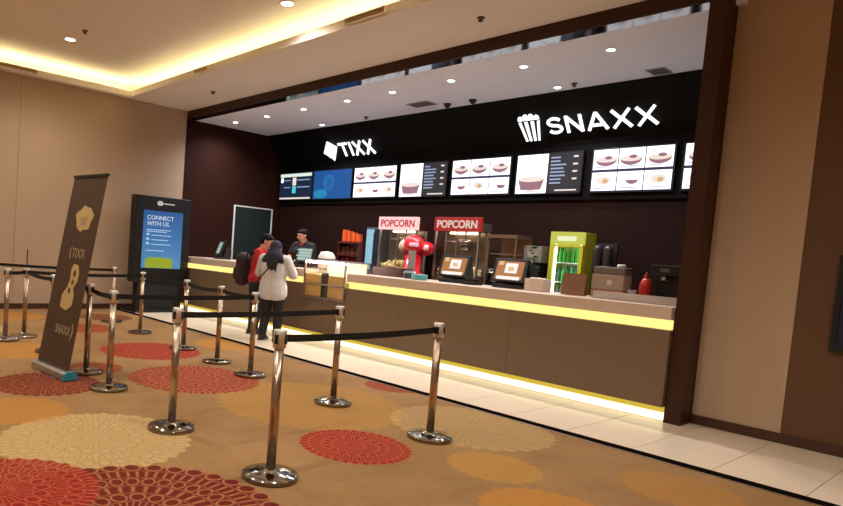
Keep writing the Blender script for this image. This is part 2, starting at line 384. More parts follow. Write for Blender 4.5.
# --- air diffusers and small ceiling fittings
def diffuser(name, label, x0, x1, y0, y1, z0, z1, axis):
    t = thing(name, label, 'air vent', ((x0+x1)/2, (y0+y1)/2, (z0+z1)/2), 0, 'slot air vents on the ceiling cove')
    o = t.location
    f = MB(o)
    if axis == 'x':
        f.box(x0, x1, y0, y1, z0, z0+.012); f.box(x0, x1, y0, y1, z1-.012, z1); f.box(x0, x0+.012, y0, y1, z0+.012, z1-.012); f.box(x1-.012, x1, y0, y1, z0+.012, z1-.012)
    else:
        f.box(x0, x1, y0, y1, z0, z0+.012); f.box(x0, x1, y0, y1, z1-.012, z1); f.box(x0, x1, y0, y0+.012, z0+.012, z1-.012); f.box(x0, x1, y1-.012, y1, z0+.012, z1-.012)
    f.build('frame', M_ceil, t)
    n = 3
    for i in range(n):
        z = z0+.018+(z1-z0-.036)*(i+.5)/n
        s_ = MB(o)
        if axis == 'x': s_.box(x0+.013, x1-.013, y0+.004, y1, z-.006, z+.006)
        else: s_.box(x0, x1-.004, y0+.013, y1-.013, z-.006, z+.006)
        s_.build('slat', mat('vent_slat', srgb(176, 146, 100), .6), t)
diffuser('air_vent', 'slot vent with a white tag on the cove above the left beige wall', LX+.001, LX+.03, 3.35, 4.15, ZS+.03, ZS+.12, 'y')
diffuser('air_vent', 'long slot vent on the cove edge nearest the top of the picture', -6.6, -5.85, LY-.03, LY-.001, ZS+.03, ZS+.12, 'x')
diffuser('air_vent', 'short slot vent on the cove edge above the far left of the bar', -10.58, -10.1, LY-.03, LY-.001, ZS+.03, ZS+.12, 'x')

def downlight(x, y, z, r, watts, col, label, group, es, size=150, blend=1.0):
    t = thing('downlight', label, 'ceiling light', (x, y, z), 0, group)
    a = MB(); a.lathe([(r*1.35, -.002), (r*1.35, -.008), (r*1.02, -.012), (r*1.0, -.002)], n=20); a.build('trim_ring', M_ceil if r > .05 else M_white, t)
    b_ = MB(); b_.lathe([(r*.97, -.0025), (r*.97, -.009), (r*.6, -.016), (.001, -.018)], n=20); b_.build('lens', emis('lens_%d' % int(es), col+(1,), es), t)
    ld = bpy.data.lights.new('spot', 'SPOT'); ld.energy = watts; ld.color = col; ld.spot_size = math.radians(size); ld.spot_blend = blend; ld.shadow_soft_size = .05
    lo = bpy.data.objects.new('spot', ld); COL.objects.link(lo); lo.parent = t; lo.location = (0, 0, -.03)
    return t
LW = (1.0, .92, .80); SW = (.98, .96, 1.0)
downlight(-11.55, 4.16, ZU, .085, LOBBY_SPOT, LW, 'round downlight in the raised ceiling near the beige wall, beside a dark sprinkler', 'lobby downlights', 14)
downlight(-7.30, 5.68, ZU, .085, LOBBY_SPOT*.5, LW, 'round downlight at the top edge of the raised ceiling close to the cove', 'lobby downlights', 14)
for ui, (x, y) in enumerate(((-11.4, 1.0), (-11.4, -2.4), (-7.2, 2.4), (-7.2, -1.2), (-3.2, 3.6), (-3.2, .2), (.6, 4.6), (.6, 1.0), (-3.2, -3.4), (.6, -2.6))):
    downlight(x, y, ZU, .11, LOBBY_SPOT, LW, 'round lobby downlight beyond the picture, ' + ['left near', 'left rear', 'above the banner', 'behind the banner', 'above the nearest post', 'above the viewer', 'near the right wall', 'right of the viewer', 'far behind the viewer', 'rear right'][ui], 'unseen lobby downlights', 14)
nm = ['first', 'second', 'third', 'fourth', 'fifth', 'sixth', 'seventh', 'eighth']
for i, x in enumerate((-12.71, -11.5, -10.25, -8.98, -7.85, -6.6, -5.33, -4.09)):
    downlight(x, 8.6, ZC, .05, SNACK_SPOT, SW, 'small bright downlight in the bar ceiling, %s from the left in the front row' % nm[i], 'bar downlights', 40)
downlight(-11.1, 9.9, ZC, .05, SNACK_SPOT*.5, SW, 'small downlight in the rear row of the bar ceiling, above the ticket sign', 'bar downlights', 40)
downlight(-5.5, 9.9, ZC, .05, SNACK_SPOT*.5, SW, 'small downlight in the rear row of the bar ceiling, above the snack sign', 'bar downlights', 40)
def sprinkler(x, y, z, label, g='ceiling sprinklers'):
    t = MB((x, y, z)); t.lathe([(.05, 0), (.05, -.012), (.022, -.018), (.022, -.04), (.035, -.045), (.035, -.05), (.001, -.052)], (x, y, z), 14)
    tag(t.build('sprinkler', mat('fitting_brown', srgb(96, 66, 44), .5)), label, 'sprinkler', g)
sprinkler(-10.87, 4.16, ZU, 'dark sprinkler on the raised ceiling beside the bright round downlight')
sprinkler(-11.27, 7.03, ZS, 'small sprinkler on the flat soffit above the left end of the bar')
sprinkler(-5.0, 7.0, ZS, 'small sprinkler on the flat soffit near the picture top')
for x, l in ((-9.67, 'sprinkler in the bar ceiling left of the square vent'), (-5.2, 'dark sprinkler in the bar ceiling beside the snack sign downlight')):
    sprinkler(x, 9.85, ZC, l)
for x, y, w_, l in ((-8.0, 9.6, .5, 'dark slatted vent in the bar ceiling between the two signs'), (-4.0, 9.9, .25, 'small grey vent in the bar ceiling near the pillar')):
    t = thing('ceiling_vent', l, 'air vent', (x, y, ZC), 0, 'bar ceiling vents')
    a = MB(); a.box(-w_/2, w_/2, -.16, -.14, -.012, 0); a.box(-w_/2, w_/2, .14, .16, -.012, 0); a.box(-w_/2, -w_/2+.02, -.14, .14, -.012, 0); a.box(w_/2-.02, w_/2, -.14, .14, -.012, 0); a.build('frame', M_silver, t)
    for i in range(5):
        s_ = MB(); yy = -.12+.06*i; s_.box(-w_/2+.02, w_/2-.02, yy-.02, yy+.018, -.012, -.004); s_.build('slat', mat('vent_grey', srgb(96, 90, 92), .5), t)
for x, l in ((-7.6, 'black dome camera on the bar ceiling beside the slatted vent'), (-7.05, 'small black dome camera on the bar ceiling left of the snack sign')):
    t = thing('dome_camera', l, 'camera', (x, 9.85, ZC), 0, 'dome cameras')
    a = MB(); a.lathe([(.07, 0), (.07, -.025), (.06, -.03)], n=16); a.build('mount', M_black, t)
    a = MB(); a.ball((0, 0, -.03), .052, .052, .05); a.build('dome', mat('dome_glass', srgb(14, 14, 16), .1), t)

# ================================================================== FRONT COUNTER
CT = 1.27; CF = 7.66; CB = 8.7
cs = thing('service_counter', 'long brown service counter with pale top and glowing yellow light bands', 'counter', (-8, 8.1, 0)); O = cs.location
CX0, CX1 = XL+.01, -2.695
DX0, DX1 = -8.74, -7.68     # display case span
a = MB(O); a.box(CX0, CX1, CF+.10, CB-.05, .14, 1.0); a.box(CX0, DX0-.02, CF+.10, CB-.05, 1.0, 1.13); a.box(DX1+.02, CX1, CF+.10, CB-.05, 1.0, 1.13); a.build('body', M_panel, cs)
a = MB(O); a.box(CX0, CX1, CF+.14, CB-.1, 0, .14); a.build('plinth', M_soft, cs)
for x0, x1 in ((CX0, DX0-.02), (DX1+.02, CX1)):
    a = MB(O); a.box(x0, x1, CF-.02, CB, 1.13, CT, .006); a.build('worktop', M_counter, cs)
    a = MB(O); a.box(x0+.01, x1-.01, CF+.035, CF+.095, 1.02, 1.125, .003); a.build('light_band', emis('led_band', (1, .80, .24, 1), LED_TOP), cs)
sx = [CX0, -11.7, -9.95, -8.22, -6.5, -4.6, CX1]
for x0, x1 in zip(sx[:-1], sx[1:]):
    a = MB(O); a.box(x0+.0015, x1-.0015, CF, CF+.098, .17, 1.015, .002); a.build('front_panel', M_panel, cs)
a = MB(O); a.box(CX0, CX1, CF+.03, CF+.1, .112, .168, .002); a.build('gold_glow_band', emis('gold_toe_glow', (1, .70, .07, 1), .62), cs)  # no lamp: recess face lit from below, its glow put in as emission
a = MB(O); a.box(CX0, CX1, CF+.05, CF+.135, .02, .11, .002); a.build('toe_light', emis('led_toe', (1, .90, .58, 1), LED_TOE), cs)

# glass display case set into the counter
dc = thing('display_case', 'lit glass popcorn display case set into the service counter', 'display case', (-8.21, 7.9, 0)); O = dc.location
a = MB(O); a.box(DX0, DX1, CF-.04, CF+.62, 1.018, 1.04, .003); a.build('shelf', M_silver, dc)
a = MB(O); a.box(DX0, DX1, CF-.04, CF-.002, .78, .80, .003); a.build('bottom_rail', M_silver, dc)
a = MB(O)
for xx in (DX0, DX1-.03): a.box(xx, xx+.03, CF-.04, CF-.01, .80, 1.44, .003); a.box(xx, xx+.03, CF+.56, CF+.59, 1.03, 1.44, .003)
a.box(DX0, DX1, CF-.04, CF+.62, 1.44, 1.46, .003); a.build('frame', M_silver, dc)
a = MB(O); a.box(DX0+.03, DX1-.03, CF-.032, CF-.024, .8, 1.44); a.build('front_glass', M_glass, dc)
for xx in (DX0+.01, DX1-.018):
    a = MB(O); a.box(xx, xx+.008, CF-.01, CF+.56, 1.03, 1.44); a.build('side_glass', M_glass, dc)
a = MB(O); a.box(DX0+.04, DX1-.04, CF+.02, CF+.06, 1.40, 1.435, .004); a.build('lamp', emis('case_lamp', (1, .88, .66, 1), 48), dc)
a = MB(O); a.box(DX0+.03, DX1-.03, CF+.50, CF+.515, 1.03, 1.44); a.build('back_panel', mat('case_reflector_white', srgb(236, 228, 210), .6), dc)  # white reflector added to catch the lamp light and brighten the case
a = MB(O); a.box(DX0+.03, -8.29, CF-.015, CF-.005, .81, 1.2, .002); a.box(-8.11, DX1-.03, CF-.015, CF-.005, .81, 1.2, .002); a.build('poster', mat('popcorn_poster', srgb(200, 160, 84), .5, noise=.35, nscale=18), dc)
a = MB(O); a.box(-8.29, -8.11, CF-.018, CF-.004, .81, 1.24, .002); a.build('divider', mat('divider_dark', srgb(52, 50, 34), .5), dc)
a = MB(O)
for i in range(420):
    x = random.uniform(DX0+.08, DX1-.08); y = random.uniform(CF+.07, CF+.5); z = 1.05+random.uniform(0, .16)*(1-abs((x+8.21)/.55)**2*.4)
    bm = bmesh.new(); bmesh.ops.create_icosphere(bm, subdivisions=1, radius=random.uniform(.018, .03))
    for v in bm.verts: v.co *= random.uniform(.75, 1.25)
    a.bm(bm, False, Matrix.Translation((x, y, z)))
M_pop = mat('popcorn', srgb(244, 222, 160), .7, noise=.15, nscale=20)
tag(a.build('popcorn', M_pop, dc), kind='stuff')

# ================================================================== BACK COUNTER
BT = 1.10
bc = thing('back_counter', 'dark back counter along the rear wall carrying the popcorn machines', 'counter', (-8, 10.3, .2)); O = bc.location
for x0, x1 in ((-10.5, -8.9), (-8.88, -7.3), (-7.28, -5.6), (-4.9, -3.2)):
    a = MB(O); a.box(x0, x1, 9.99, 10.715, .2, BT-.04, .004); a.build('cabinet', M_soft, bc)
for x0, x1 in ((-10.55, -5.58), (-4.93, -3.15)):
    a = MB(O); a.box(x0, x1, 9.96, 10.715, BT-.04, BT, .004); a.build('worktop', mat('steel_worktop', srgb(120, 112, 104), .4, metal=.7), bc)

# popcorn machines
def popcorn_machine(label, cx, w_, y0, y1, zt, sign_mat, letter_mat, bodymat):
    t = thing('popcorn_machine', label, 'popcorn machine', (cx, (y0+y1)/2, BT), 0, 'popcorn machines on the back counter'); O = t.location
    x0, x1 = cx-w_/2, cx+w_/2
    a = MB(O); a.box(x0, x1, y0, y1, BT, BT+.2, .006); a.build('base', bodymat, t)
    for xx in (x0, x1-.035):
        for yy in (y0, y1-.035):
            a = MB(O); a.box(xx, xx+.035, yy, yy+.035, BT+.2, zt-.26, .003); a.build('post', M_silver, t)
    a = MB(O); a.box(x0+.035, x1-.035, y0+.01, y0+.018, BT+.2, zt-.26); a.build('door_glass', M_glass, t)
    a = MB(O); a.box(cx-.006, cx+.006, y0, y0+.03, BT+.2, zt-.26, .002); a.build('door_edge', M_silver, t)
    for xx in (x0+.01, x1-.018):
        a = MB(O); a.box(xx, xx+.008, y0+.035, y1-.035, BT+.2, zt-.26); a.build('side_glass', M_glass, t)
    a = MB(O); a.box(x0+.035, x1-.035, y1-.03, y1-.01, BT+.2, zt-.26); a.build('back_panel', mat('machine_back', srgb(120, 106, 90), .35, metal=.5), t)
    a = MB(O); a.box(x0-.01, x1+.01, y0+.051, y1, zt-.26, zt-.1, .008); a.build('roof', bodymat, t)
    a = MB(O); a.box(x0-.02, x1+.02, y0-.02, y0+.05, zt-.26, zt, .008); sg = a.build('sign_box', sign_mat, t)
    a = MB(O); put_text(a, 'POPCORN', (x0+.05, y0-.021, zt-.205), (1, 0, 0), (0, 0, 1), .15, w_-.1, .008, .02); a.build('lettering', letter_mat, sg)
    a = MB(O); a.lathe([(.05, -.13), (.12, -.11), (.14, 0), (.14, .05), (.12, .07), (.02, .08)], (cx+.08, (y0+y1)/2, zt-.48), 18); ke = a.build('kettle', M_chrome2, t)
    a = MB(O); a.tube([(cx+.08, (y0+y1)/2, zt-.40), (cx+.08, (y0+y1)/2, zt-.26)], .02); a.tube([(cx-.10, (y0+y1)/2-.02, zt-.46), (cx-.28, y0+.1, zt-.44)], .015); a.build('kettle_arm', M_silver, ke)
    a = MB(O); a.box(cx-.3, cx+.3, y0+.2, y0+.26, zt-.3, zt-.27, .004); a.build('lamp', emis('machine_lamp', (1, .8, .55, 1), 7), t)
    a = MB(O)
    for i in range(260):
        x = random.uniform(x0+.06, x1-.06); y = random.uniform(y0+.06, y1-.08); z = BT+.22+random.uniform(0, .22)*(1-((x-cx)/w_*2)**2*.5)
        bm = bmesh.new(); bmesh.ops.create_icosphere(bm, subdivisions=1, radius=random.uniform(.02, .032)); a.bm(bm, False, Matrix.Translation((x, y, z)))
    tag(a.build('popcorn', M_pop, t), kind='stuff')
    return t
M_red = mat('red_paint', srgb(176, 26, 28), .3, coat=.3)
popcorn_machine('popcorn machine with a glowing pale sign box, beside the shiny red figure', -8.68, .98, 10.0, 10.36, 2.42, emis('sign_pale', (1, .60, .58, 1), 1.0), emis('sign_red_text', (.8, .05, .06, 1), .5), mat('machine_base_red', srgb(70, 28, 26), .4))
popcorn_machine('popcorn machine with a red sign box and white letters, behind the till', -7.25, .98, 10.0, 10.36, 2.42, emis('sign_red', (.62, .03, .025, 1), .5), emis('sign_white_text', (1, .82, .76, 1), .6), mat('machine_base_steel', srgb(120, 104, 88), .4, metal=.6))

# ================================================================== SIGNS ON THE FASCIA
# sloped fascia frame: u along +X, v up the slope, n out of it
vdir = Vector((0, -.75, 1)).normalized(); udir = Vector((1, 0, 0)); ndir = udir.cross(vdir)
def fpt(x, v, d=0):        # v measured along the slope from z=3.9
    return Vector((x, fy(3.9), 3.9))+vdir*v+ndir*d
def bar_poly(p, q, t):
    p = Vector(p); q = Vector(q); d = (q-p).normalized(); n = Vector((-d.y, d.x))*t/2
    return [p+n, p-n, q-n, q+n]
def letter(ch, x, v, w_, h, t, parent, O, d=.04):
    fn = lambda a, b_, c: fpt(x+a, v+b_, .03+c)
    mb = MB(O)
    def bars(*bs):
        for b_ in bs: mb.prism([(q.x, q.y) for q in bar_poly(b_[0], b_[1], t)], fn, d)
    if ch == 'T': bars(((0, h-t/2), (w_, h-t/2)), ((w_/2, 0), (w_/2, h-t)))
    elif ch == 'I': bars(((t/2, 0), (t/2, h)))
    elif ch == 'X': bars(((t*.4, 0), (w_-t*.4, h)), ((t*.4, h), (w_/2-.01, h/2)), ((w_/2+.01, h/2), (w_-t*.4, 0)))
    elif ch == 'N': bars(((t/2, 0), (t/2, h)), ((w_-t/2, 0), (w_-t/2, h)), ((t/2, h-t*.3), (w_-t/2, t*.3)))
    elif ch == 'A': bars(((t*.4, 0), (w_/2, h)), ((w_-t*.4, 0), (w_/2, h)), ((w_*.27, h*.28), (w_*.73, h*.28)))
    elif ch == 'S':
        pts = []
        cx = w_/2; ry = (h-t)/4; rx = (w_-t)/2
        for k in range(13): a = math.radians(25+k*(245/12)); pts.append((cx+rx*math.cos(a), h-t/2-ry+ry*math.sin(a)))
        for k in range(1, 13): a = math.radians(90-k*(245/12)); pts.append((cx+rx*math.cos(a), t/2+ry+ry*math.sin(a)))
        for i in range(len(pts)-1):
            p = Vector(pts[i]); q = Vector(pts[i+1]); e = (q-p).normalized()*t*.12
            mb.prism([(z.x, z.y) for z in bar_poly(p-e, q+e, t)], fn, d+.0004*(i % 2))
    return mb.build('letter', M_letter, parent)
ts = thing('illuminated_sign', 'small glowing white TIXX sign with a slanted diamond ticket icon', 'sign', fpt(-10.6, 0)); O = ts.location
x = -11.05
for ch, w_ in (('T', .29), ('I', .06), ('X', .28), ('X', .28)):
    letter(ch, x, .0, w_, .34, .056, ts, O, .02); x += w_+.055
mb = MB(O); mb.prism([(-11.36, .42), (-11.10, .255), (-11.35, -.09), (-11.43, .0), (-11.47, .0), (-11.49, .05), (-11.62, .13)], lambda a, b_, c: fpt(a, b_, .03+c), .02); mb.build('ticket_icon', M_letter, ts)
ss = thing('illuminated_sign', 'large glowing white SNAXX sign with a popcorn box icon', 'sign', fpt(-5.2, 0)); O = ss.location
x = -5.92
for ch, w_ in (('S', .26), ('N', .285), ('A', .34), ('X', .31), ('X', .31)):
    letter(ch, x, .03, w_, .305, .048, ss, O, .02); x += w_+.06
ic = []
for x0, x1, b0, b1 in ((-6.43, -6.385, -6.375, -6.34), (-6.325, -6.265, -6.305, -6.265), (-6.205, -6.145, -6.225, -6.185), (-6.085, -6.04, -6.15, -6.115)):
    mb = MB(O); mb.prism([(x0, .31), (x1, .31), (b1, -.06), (b0, -.06)], lambda a, b_, c: fpt(a, b_, .03+c), .015); mb.build('box_stripe', M_letter, ss)
mb = MB(O)
pts = []
for k in range(4): 
    for j in range(7):
        a = PI-PI*j/6; pts.append((-6.385+.1*k+.046*math.cos(a)+.0, .37+.05*math.sin(a)+(.03 if k in (1, 2) else 0)))
pts += [(-6.035, .335), (-6.435, .335)]
mb.prism(pts, lambda a, b_, c: fpt(a, b_, .03+c), .015); mb.build('popcorn_top', M_letter, ss)

# ================================================================== MENU DISPLAYS
SY = 10.60; SZ0, SZ1 = 2.90, 3.58
E_wht = emis('screen_white', (.94, .95, 1, 1), SCREEN); E_navy = emis('screen_navy', (.01, .022, .05, 1), .9); E_blue = emis('screen_blue', (.012, .10, .36, 1), .8)
E_teal = emis('screen_teal', (.02, .28, .5, 1), .8); E_grey = emis('screen_slate', (.022, .024, .032, 1), 1.0); E_mauve = emis('print_mauve', (.34, .17, .21, 1), .9)
E_pale = emis('print_pale', (.85, .72, .66, 1), 1.0); E_lilac = emis('print_lilac', (.35, .42, .62, 1), .9); E_amber = emis('print_amber', (.75, .5, .2, 1), .8); E_dark = emis('screen_band', (.03, .03, .10, 1), .8)
E_cyan = emis('print_cyan', (.08, .6, .75, 1), 1.0)
F = lambda a, b_, c: (a, SY-.001-c, b_)
def ell(cx, cz, rx, rz, a0=0, a1=360, n=16): return [(cx+rx*math.cos(math.radians(a0+(a1-a0)*i/n)), cz+rz*math.sin(math.radians(a0+(a1-a0)*i/n))) for i in range(n+1 if a1-a0 < 360 else n)]
def display(label, x0, x1, kind):
    t = thing('menu_display', label, 'display', ((x0+x1)/2, SY, SZ0), 0, 'row of menu displays above the bar'); O = t.location
    a = MB(O); a.box(x0, x1, SY, SY+.06, SZ0-.02, SZ1+.02, .004); a.build('housing', M_black, t)
    i0, i1 = x0+.025, x1-.025
    def panel(u0, u1, v0, v1, mm, par, nm='screen', d=.002):
        q = MB(O); q.prism([(u0, v0), (u1, v0), (u1, v1), (u0, v1)], lambda a_, b_, c: (a_, SY-c-d+.002, b_), .002); return q.build(nm, mm, par)
    def shape(poly, mm, par, nm, d=.006):
        q = MB(O); q.prism(poly, lambda a_, b_, c: (a_, SY-d-c, b_), .002); return q.build(nm, mm, par)
    if kind == 'food':
        s_ = panel(i0, i1, SZ0, SZ1, E_dark, t)
        W_ = (i1-i0)/3
        for row, (v0, v1) in enumerate(((SZ0+.015, SZ0+.31), (SZ0+.355, SZ1-.005))):
            for c in range(3):
                u0 = i0+W_*c+.008; u1 = i0+W_*(c+1)-.008
                panel(u0, u1, v0, v1, E_wht, s_, 'menu_cell', .004)
                cx = (u0+u1)/2+random.uniform(-.02, .02); cz = v0+.1
                k = (c+row*2+int(x0*7)) % 4
                if row == 1:
                    shape(ell(cx, cz+.05, .165, .10, 180, 360), E_mauve, s_, 'food_picture'); shape(ell(cx, cz+.055, .165, .045), E_pale, s_, 'food_picture', .008); shape(ell(cx+.03, cz+.085, .06, .03), E_mauve, s_, 'food_picture', .010)
                elif k % 2 == 0: shape(ell(cx, cz+.06, .11, .07), E_pale, s_, 'food_picture'); shape(ell(cx+.03, cz+.05, .045, .035), E_amber, s_, 'food_picture', .008)
                else: shape(ell(cx+.04, cz+.05, .09, .06, 170, 370), E_mauve, s_, 'food_picture')
                shape([(u0+.04, v0+.03), (u1-.1, v0+.03), (u1-.1, v0+.045), (u0+.04, v0+.045)], E_lilac, s_, 'caption')
    elif kind == 'split':
        mid = (i0+i1)/2
        s_ = panel(i0, mid-.004, SZ0, SZ1, E_wht, t)
        cx = (i0+mid)/2
        shape([(cx-.25, SZ0+.25), (cx+.25, SZ0+.25), (cx+.19, SZ0+.06), (cx-.19, SZ0+.06)], E_mauve, s_, 'food_picture'); shape(ell(cx, SZ0+.25, .25, .05), E_pale, s_, 'food_picture', .008)
        shape(ell(cx, SZ0+.02, .18, .04, 0, 180), E_pale, s_, 'food_picture', .01)
        s2 = panel(mid+.004, i1, SZ0, SZ1, E_grey, t)
        for r_ in range(8):
            z = SZ1-.09-r_*.062; l_ = random.uniform(.12, .3)
            shape([(mid+.05, z), (mid+.05+l_, z), (mid+.05+l_, z+.026), (mid+.05, z+.026)], E_lilac, s2, 'price_line')
            if r_ % 2 == 0: shape([(i1-.14, z), (i1-.06, z), (i1-.06, z+.03), (i1-.14, z+.03)], E_pale, s2, 'price_line')
        shape([(mid+.16, SZ0+.03), (i1-.05, SZ0+.03), (i1-.05, SZ0+.055), (mid+.16, SZ0+.055)], E_pale, s2, 'price_line')
    elif kind == 'blue':
        s_ = panel(i0, i1, SZ0, SZ1, E_blue, t)
        shape(ell(i0+.27, SZ0+.12, .25, .11), E_teal, s_, 'picture'); shape(ell(i0+.55, SZ0+.38, .2, .2), emis('screen_glow_blue', (.02, .18, .48, 1), .8), s_, 'picture', .008)
        shape(ell(i0+.57, SZ0+.36, .12, .14), emis('screen_mid_blue', (.015, .13, .4, 1), .8), s_, 'picture', .010)
    elif kind == 'times':
        s_ = panel(i0, i1, SZ0, SZ1, E_navy, t)
        shape([(i0+.02, SZ1-.1), (i1-.02, SZ1-.1), (i1-.02, SZ1-.02), (i0+.02, SZ1-.02)], emis('print_mint', (.75, .85, .75, 1), 1), s_, 'title_bar')
        shape([(i0+.02, SZ0+.01), (i1-.04, SZ0+.01), (i1-.04, SZ0+.05), (i0+.02, SZ0+.05)], E_pale, s_, 'title_bar')
        shape([(i0+.05, SZ1-.24), (i0+.14, SZ1-.24), (i0+.14, SZ1-.12), (i0+.05, SZ1-.12)], E_wht, s_, 'poster_picture')
        shape([(i0+.52, SZ1-.32), (i0+.66, SZ1-.32), (i0+.66, SZ1-.12), (i0+.52, SZ1-.12)], E_pale, s_, 'poster_picture')
        shape([(i0+.52, SZ1-.52), (i0+.66, SZ1-.52), (i0+.66, SZ1-.34), (i0+.52, SZ1-.34)], E_cyan, s_, 'poster_picture')
        for z in (SZ1-.2, SZ1-.38): shape([(i0+.7, z), (i1-.08, z), (i1-.08, z+.025), (i0+.7, z+.025)], E_lilac, s_, 'text_line'); shape([(i0+.18, z), (i0+.45, z), (i0+.45, z+.02), (i0+.18, z+.02)], E_lilac, s_, 'text_line')
for l, x0, x1, k in (('dark display of show times with white title bars, leftmost in the row', -13.40, -12.08, 'times'), ('plain blue glowing display under the TIXX sign', -12.06, -10.70, 'blue'),
    ('white food menu display beside the blue display', -10.66, -9.34, 'food'), ('half white half slate price display right of the TIXX sign', -9.27, -8.03, 'split'),
    ('white food menu display in the middle, between two price displays', -7.94, -6.62, 'food'), ('half white half slate price display under the SNAXX icon', -6.53, -5.31, 'split'),
    ('white food menu display under the SNAXX letters', -5.17, -3.91, 'food'), ('white food menu display half hidden behind the brown pillar', -3.82, -2.56, 'food')):
    display(l, x0, x1, k)

# ================================================================== KIOSK
ks = thing('digital_kiosk', 'tall black digital kiosk with a bright blue screen against the beige wall', 'kiosk', (-12.95, 6.9, 0)); O = ks.location
KX = -12.80
a = MB(O); a.box(KX-.26, KX, 6.22, 7.6, .66, 2.57, .015); a.build('screen_housing', M_black, ks)
a = MB(O); a.box(KX-.24, KX-.03, 6.36, 7.48, .06, .68, .01); a.build('pedestal', M_soft, ks)
a = MB(O); a.box(KX-.45, KX+.15, 6.26, 7.56, 0, .06, .01); a.build('base_plate', M_black, ks)
M_kblue = bpy.data.materials.new('kiosk_screen_blue'); M_kblue.use_nodes = True
nt = M_kblue.node_tree; bs = nt.nodes['Principled BSDF']; tc = nt.nodes.new('ShaderNodeTexCoord'); sp = nt.nodes.new('ShaderNodeSeparateXYZ'); cr = nt.nodes.new('ShaderNodeValToRGB'); mr = nt.nodes.new('ShaderNodeMapRange')
nt.links.new(tc.outputs['Object'], sp.inputs[0]); nt.links.new(sp.outputs[2], mr.inputs[0]); mr.inputs[1].default_value = .98; mr.inputs[2].default_value = 2.26; nt.links.new(mr.outputs[0], cr.inputs[0])
cr.color_ramp.elements[0].color = srgb(88, 160, 214); cr.color_ramp.elements[1].color = srgb(34, 92, 168)
nt.links.new(cr.outputs[0], bs.inputs['Emission Color']); bs.inputs['Emission Strength'].default_value = .62; bs.inputs['Base Color'].default_value = (.02, .05, .1, 1); bs.inputs['Roughness'].default_value = .2
a = MB(O); a.box(KX, KX+.004, 6.41, 7.39, .98, 2.25); scn = a.build('screen', M_kblue, ks)
E_ktext = emis('kiosk_text', (.7, .84, .95, 1), .7)
UY = (0, 1, 0); UZ = (0, 0, 1)
a = MB(O); put_text(a, 'CONNECT', (KX+.004, 6.50, 2.05), UY, UZ, .095, .66, .003, .01); put_text(a, 'WITH US.', (KX+.004, 6.50, 1.92), UY, UZ, .095, .56, .003, .01); a.build('headline', E_ktext, scn)
a = MB(O)
for i, (z, l_) in enumerate(((1.82, .6), (1.78, .5), (1.70, .07), (1.70, .5), (1.60, .07), (1.60, .42), (1.50, .07), (1.50, .48), (1.36, .45))):
    y0 = 6.5 if l_ < .1 or i in (0, 1, 8) else 6.62
    a.box(KX+.004, KX+.006, y0, y0+l_, z, z+(.05 if l_ < .1 else .018))
a.build('text_lines', emis('kiosk_fine_text', (.45, .66, .9, 1), .8), scn)
# generic yellow-green panel at the foot of the screen
a = MB(O); a.prism([(6.5, .985), (7.18, .985), (7.18, 1.17), (7.1, 1.22), (6.6, 1.22), (6.5, 1.17)], lambda u, v, d: (KX+.004+d, u, v), .002); a.build('picture', emis('kiosk_lime', (.42, .52, .03, 1), .6), scn)
a = MB(O); a.prism(ell(6.80, 2.42, .075, .055), lambda u, v, d: (KX+d, u, v), .004); a.box(KX, KX+.003, 6.9, 7.16, 2.405, 2.43)
a.build('logo', mat('logo_white', srgb(225, 225, 220), .5), ks)

# ================================================================== QUEUE STANCHIONS
PR, CR_, BR, PH = .034, .047, .2, 1.045
def base_mesh():
    a = MB(); a.lathe([(BR, 0), (BR, .026), (BR*.975, .034), (BR*.6, .04), (.07, .046), (.055, .05), (.05, .062), (.036, .066)], n=40); return a.mesh('base', mat('dark_polished_base', srgb(142, 134, 126), .1, metal=1))
def pole_mesh():
    a = MB(); a.lathe([(PR, .05), (PR, PH-.10)], n=20); return a.mesh('pole', M_chrome)
def head_mesh():
    a = MB(); a.lathe([(PR*1.02, PH-.13), (CR_, PH-.125), (CR_, PH-.004), (CR_*.92, PH), (.01, PH+.002)], n=24); return a.mesh('head', mat('satin_steel_head', srgb(214, 208, 200), .42, metal=.8))
def slot_mesh():
    a = MB()
    for k in range(4):
        an = k*PI/2+.4; c, s_ = math.cos(an), math.sin(an); R_ = Matrix.Rotation(an, 4, 'Z')
        b_ = MB(); b_.box(CR_-.006, CR_+.007, -.012, .012, PH-.095, PH-.03)
        a.add([R_ @ Vector(v) for v in b_.v], b_.f)
    return a.mesh('belt_slot', M_black)
bme, pme, hme, sme = base_mesh(), pole_mesh(), head_mesh(), slot_mesh()
SP = {1: (-3.39, 2.78), 2: (-4.71, 2.73), 3: (-6.25, 2.84), 4: (-3.49, 4.68), 5: (-4.81, 4.735), 6: (-6.31, 4.735), 7: (-7.2, 4.82), 8: (-8.28, 4.92), 9: (-9.9, 5.01), 10: (-11.3, 5.12), 11: (-7.1, 2.93), 12: (-8.5, 3.0), 13: (-9.86, 3.06), 14: (-9.62, 2.72), 15: (-12.4, 2.7)}
SL = {1: 'nearest steel queue post, standing on the big maroon carpet medallion', 2: 'steel queue post on the cream carpet medallion, second nearest', 3: 'steel queue post just right of the brown banner foot', 4: 'rightmost steel queue post, beside the red medallion near the tiles',
      5: 'steel queue post in front of the lit counter, above the red medallion', 6: 'steel queue post directly in front of the woman in grey', 7: 'slim steel queue post just left of the woman in grey', 8: 'steel queue post standing right of the blue screen kiosk', 9: 'steel queue post in front of the black kiosk',
      10: 'far steel queue post against the beige wall, left of the kiosk', 11: 'steel queue post half hidden behind the right edge of the brown banner', 12: 'steel queue post mostly hidden behind the brown banner', 13: 'steel queue post at far left carrying an upright sign plate', 14: 'leftmost steel queue post at the picture edge', 15: 'steel queue post beyond the left picture edge, holding the far belt'}
ST = {}
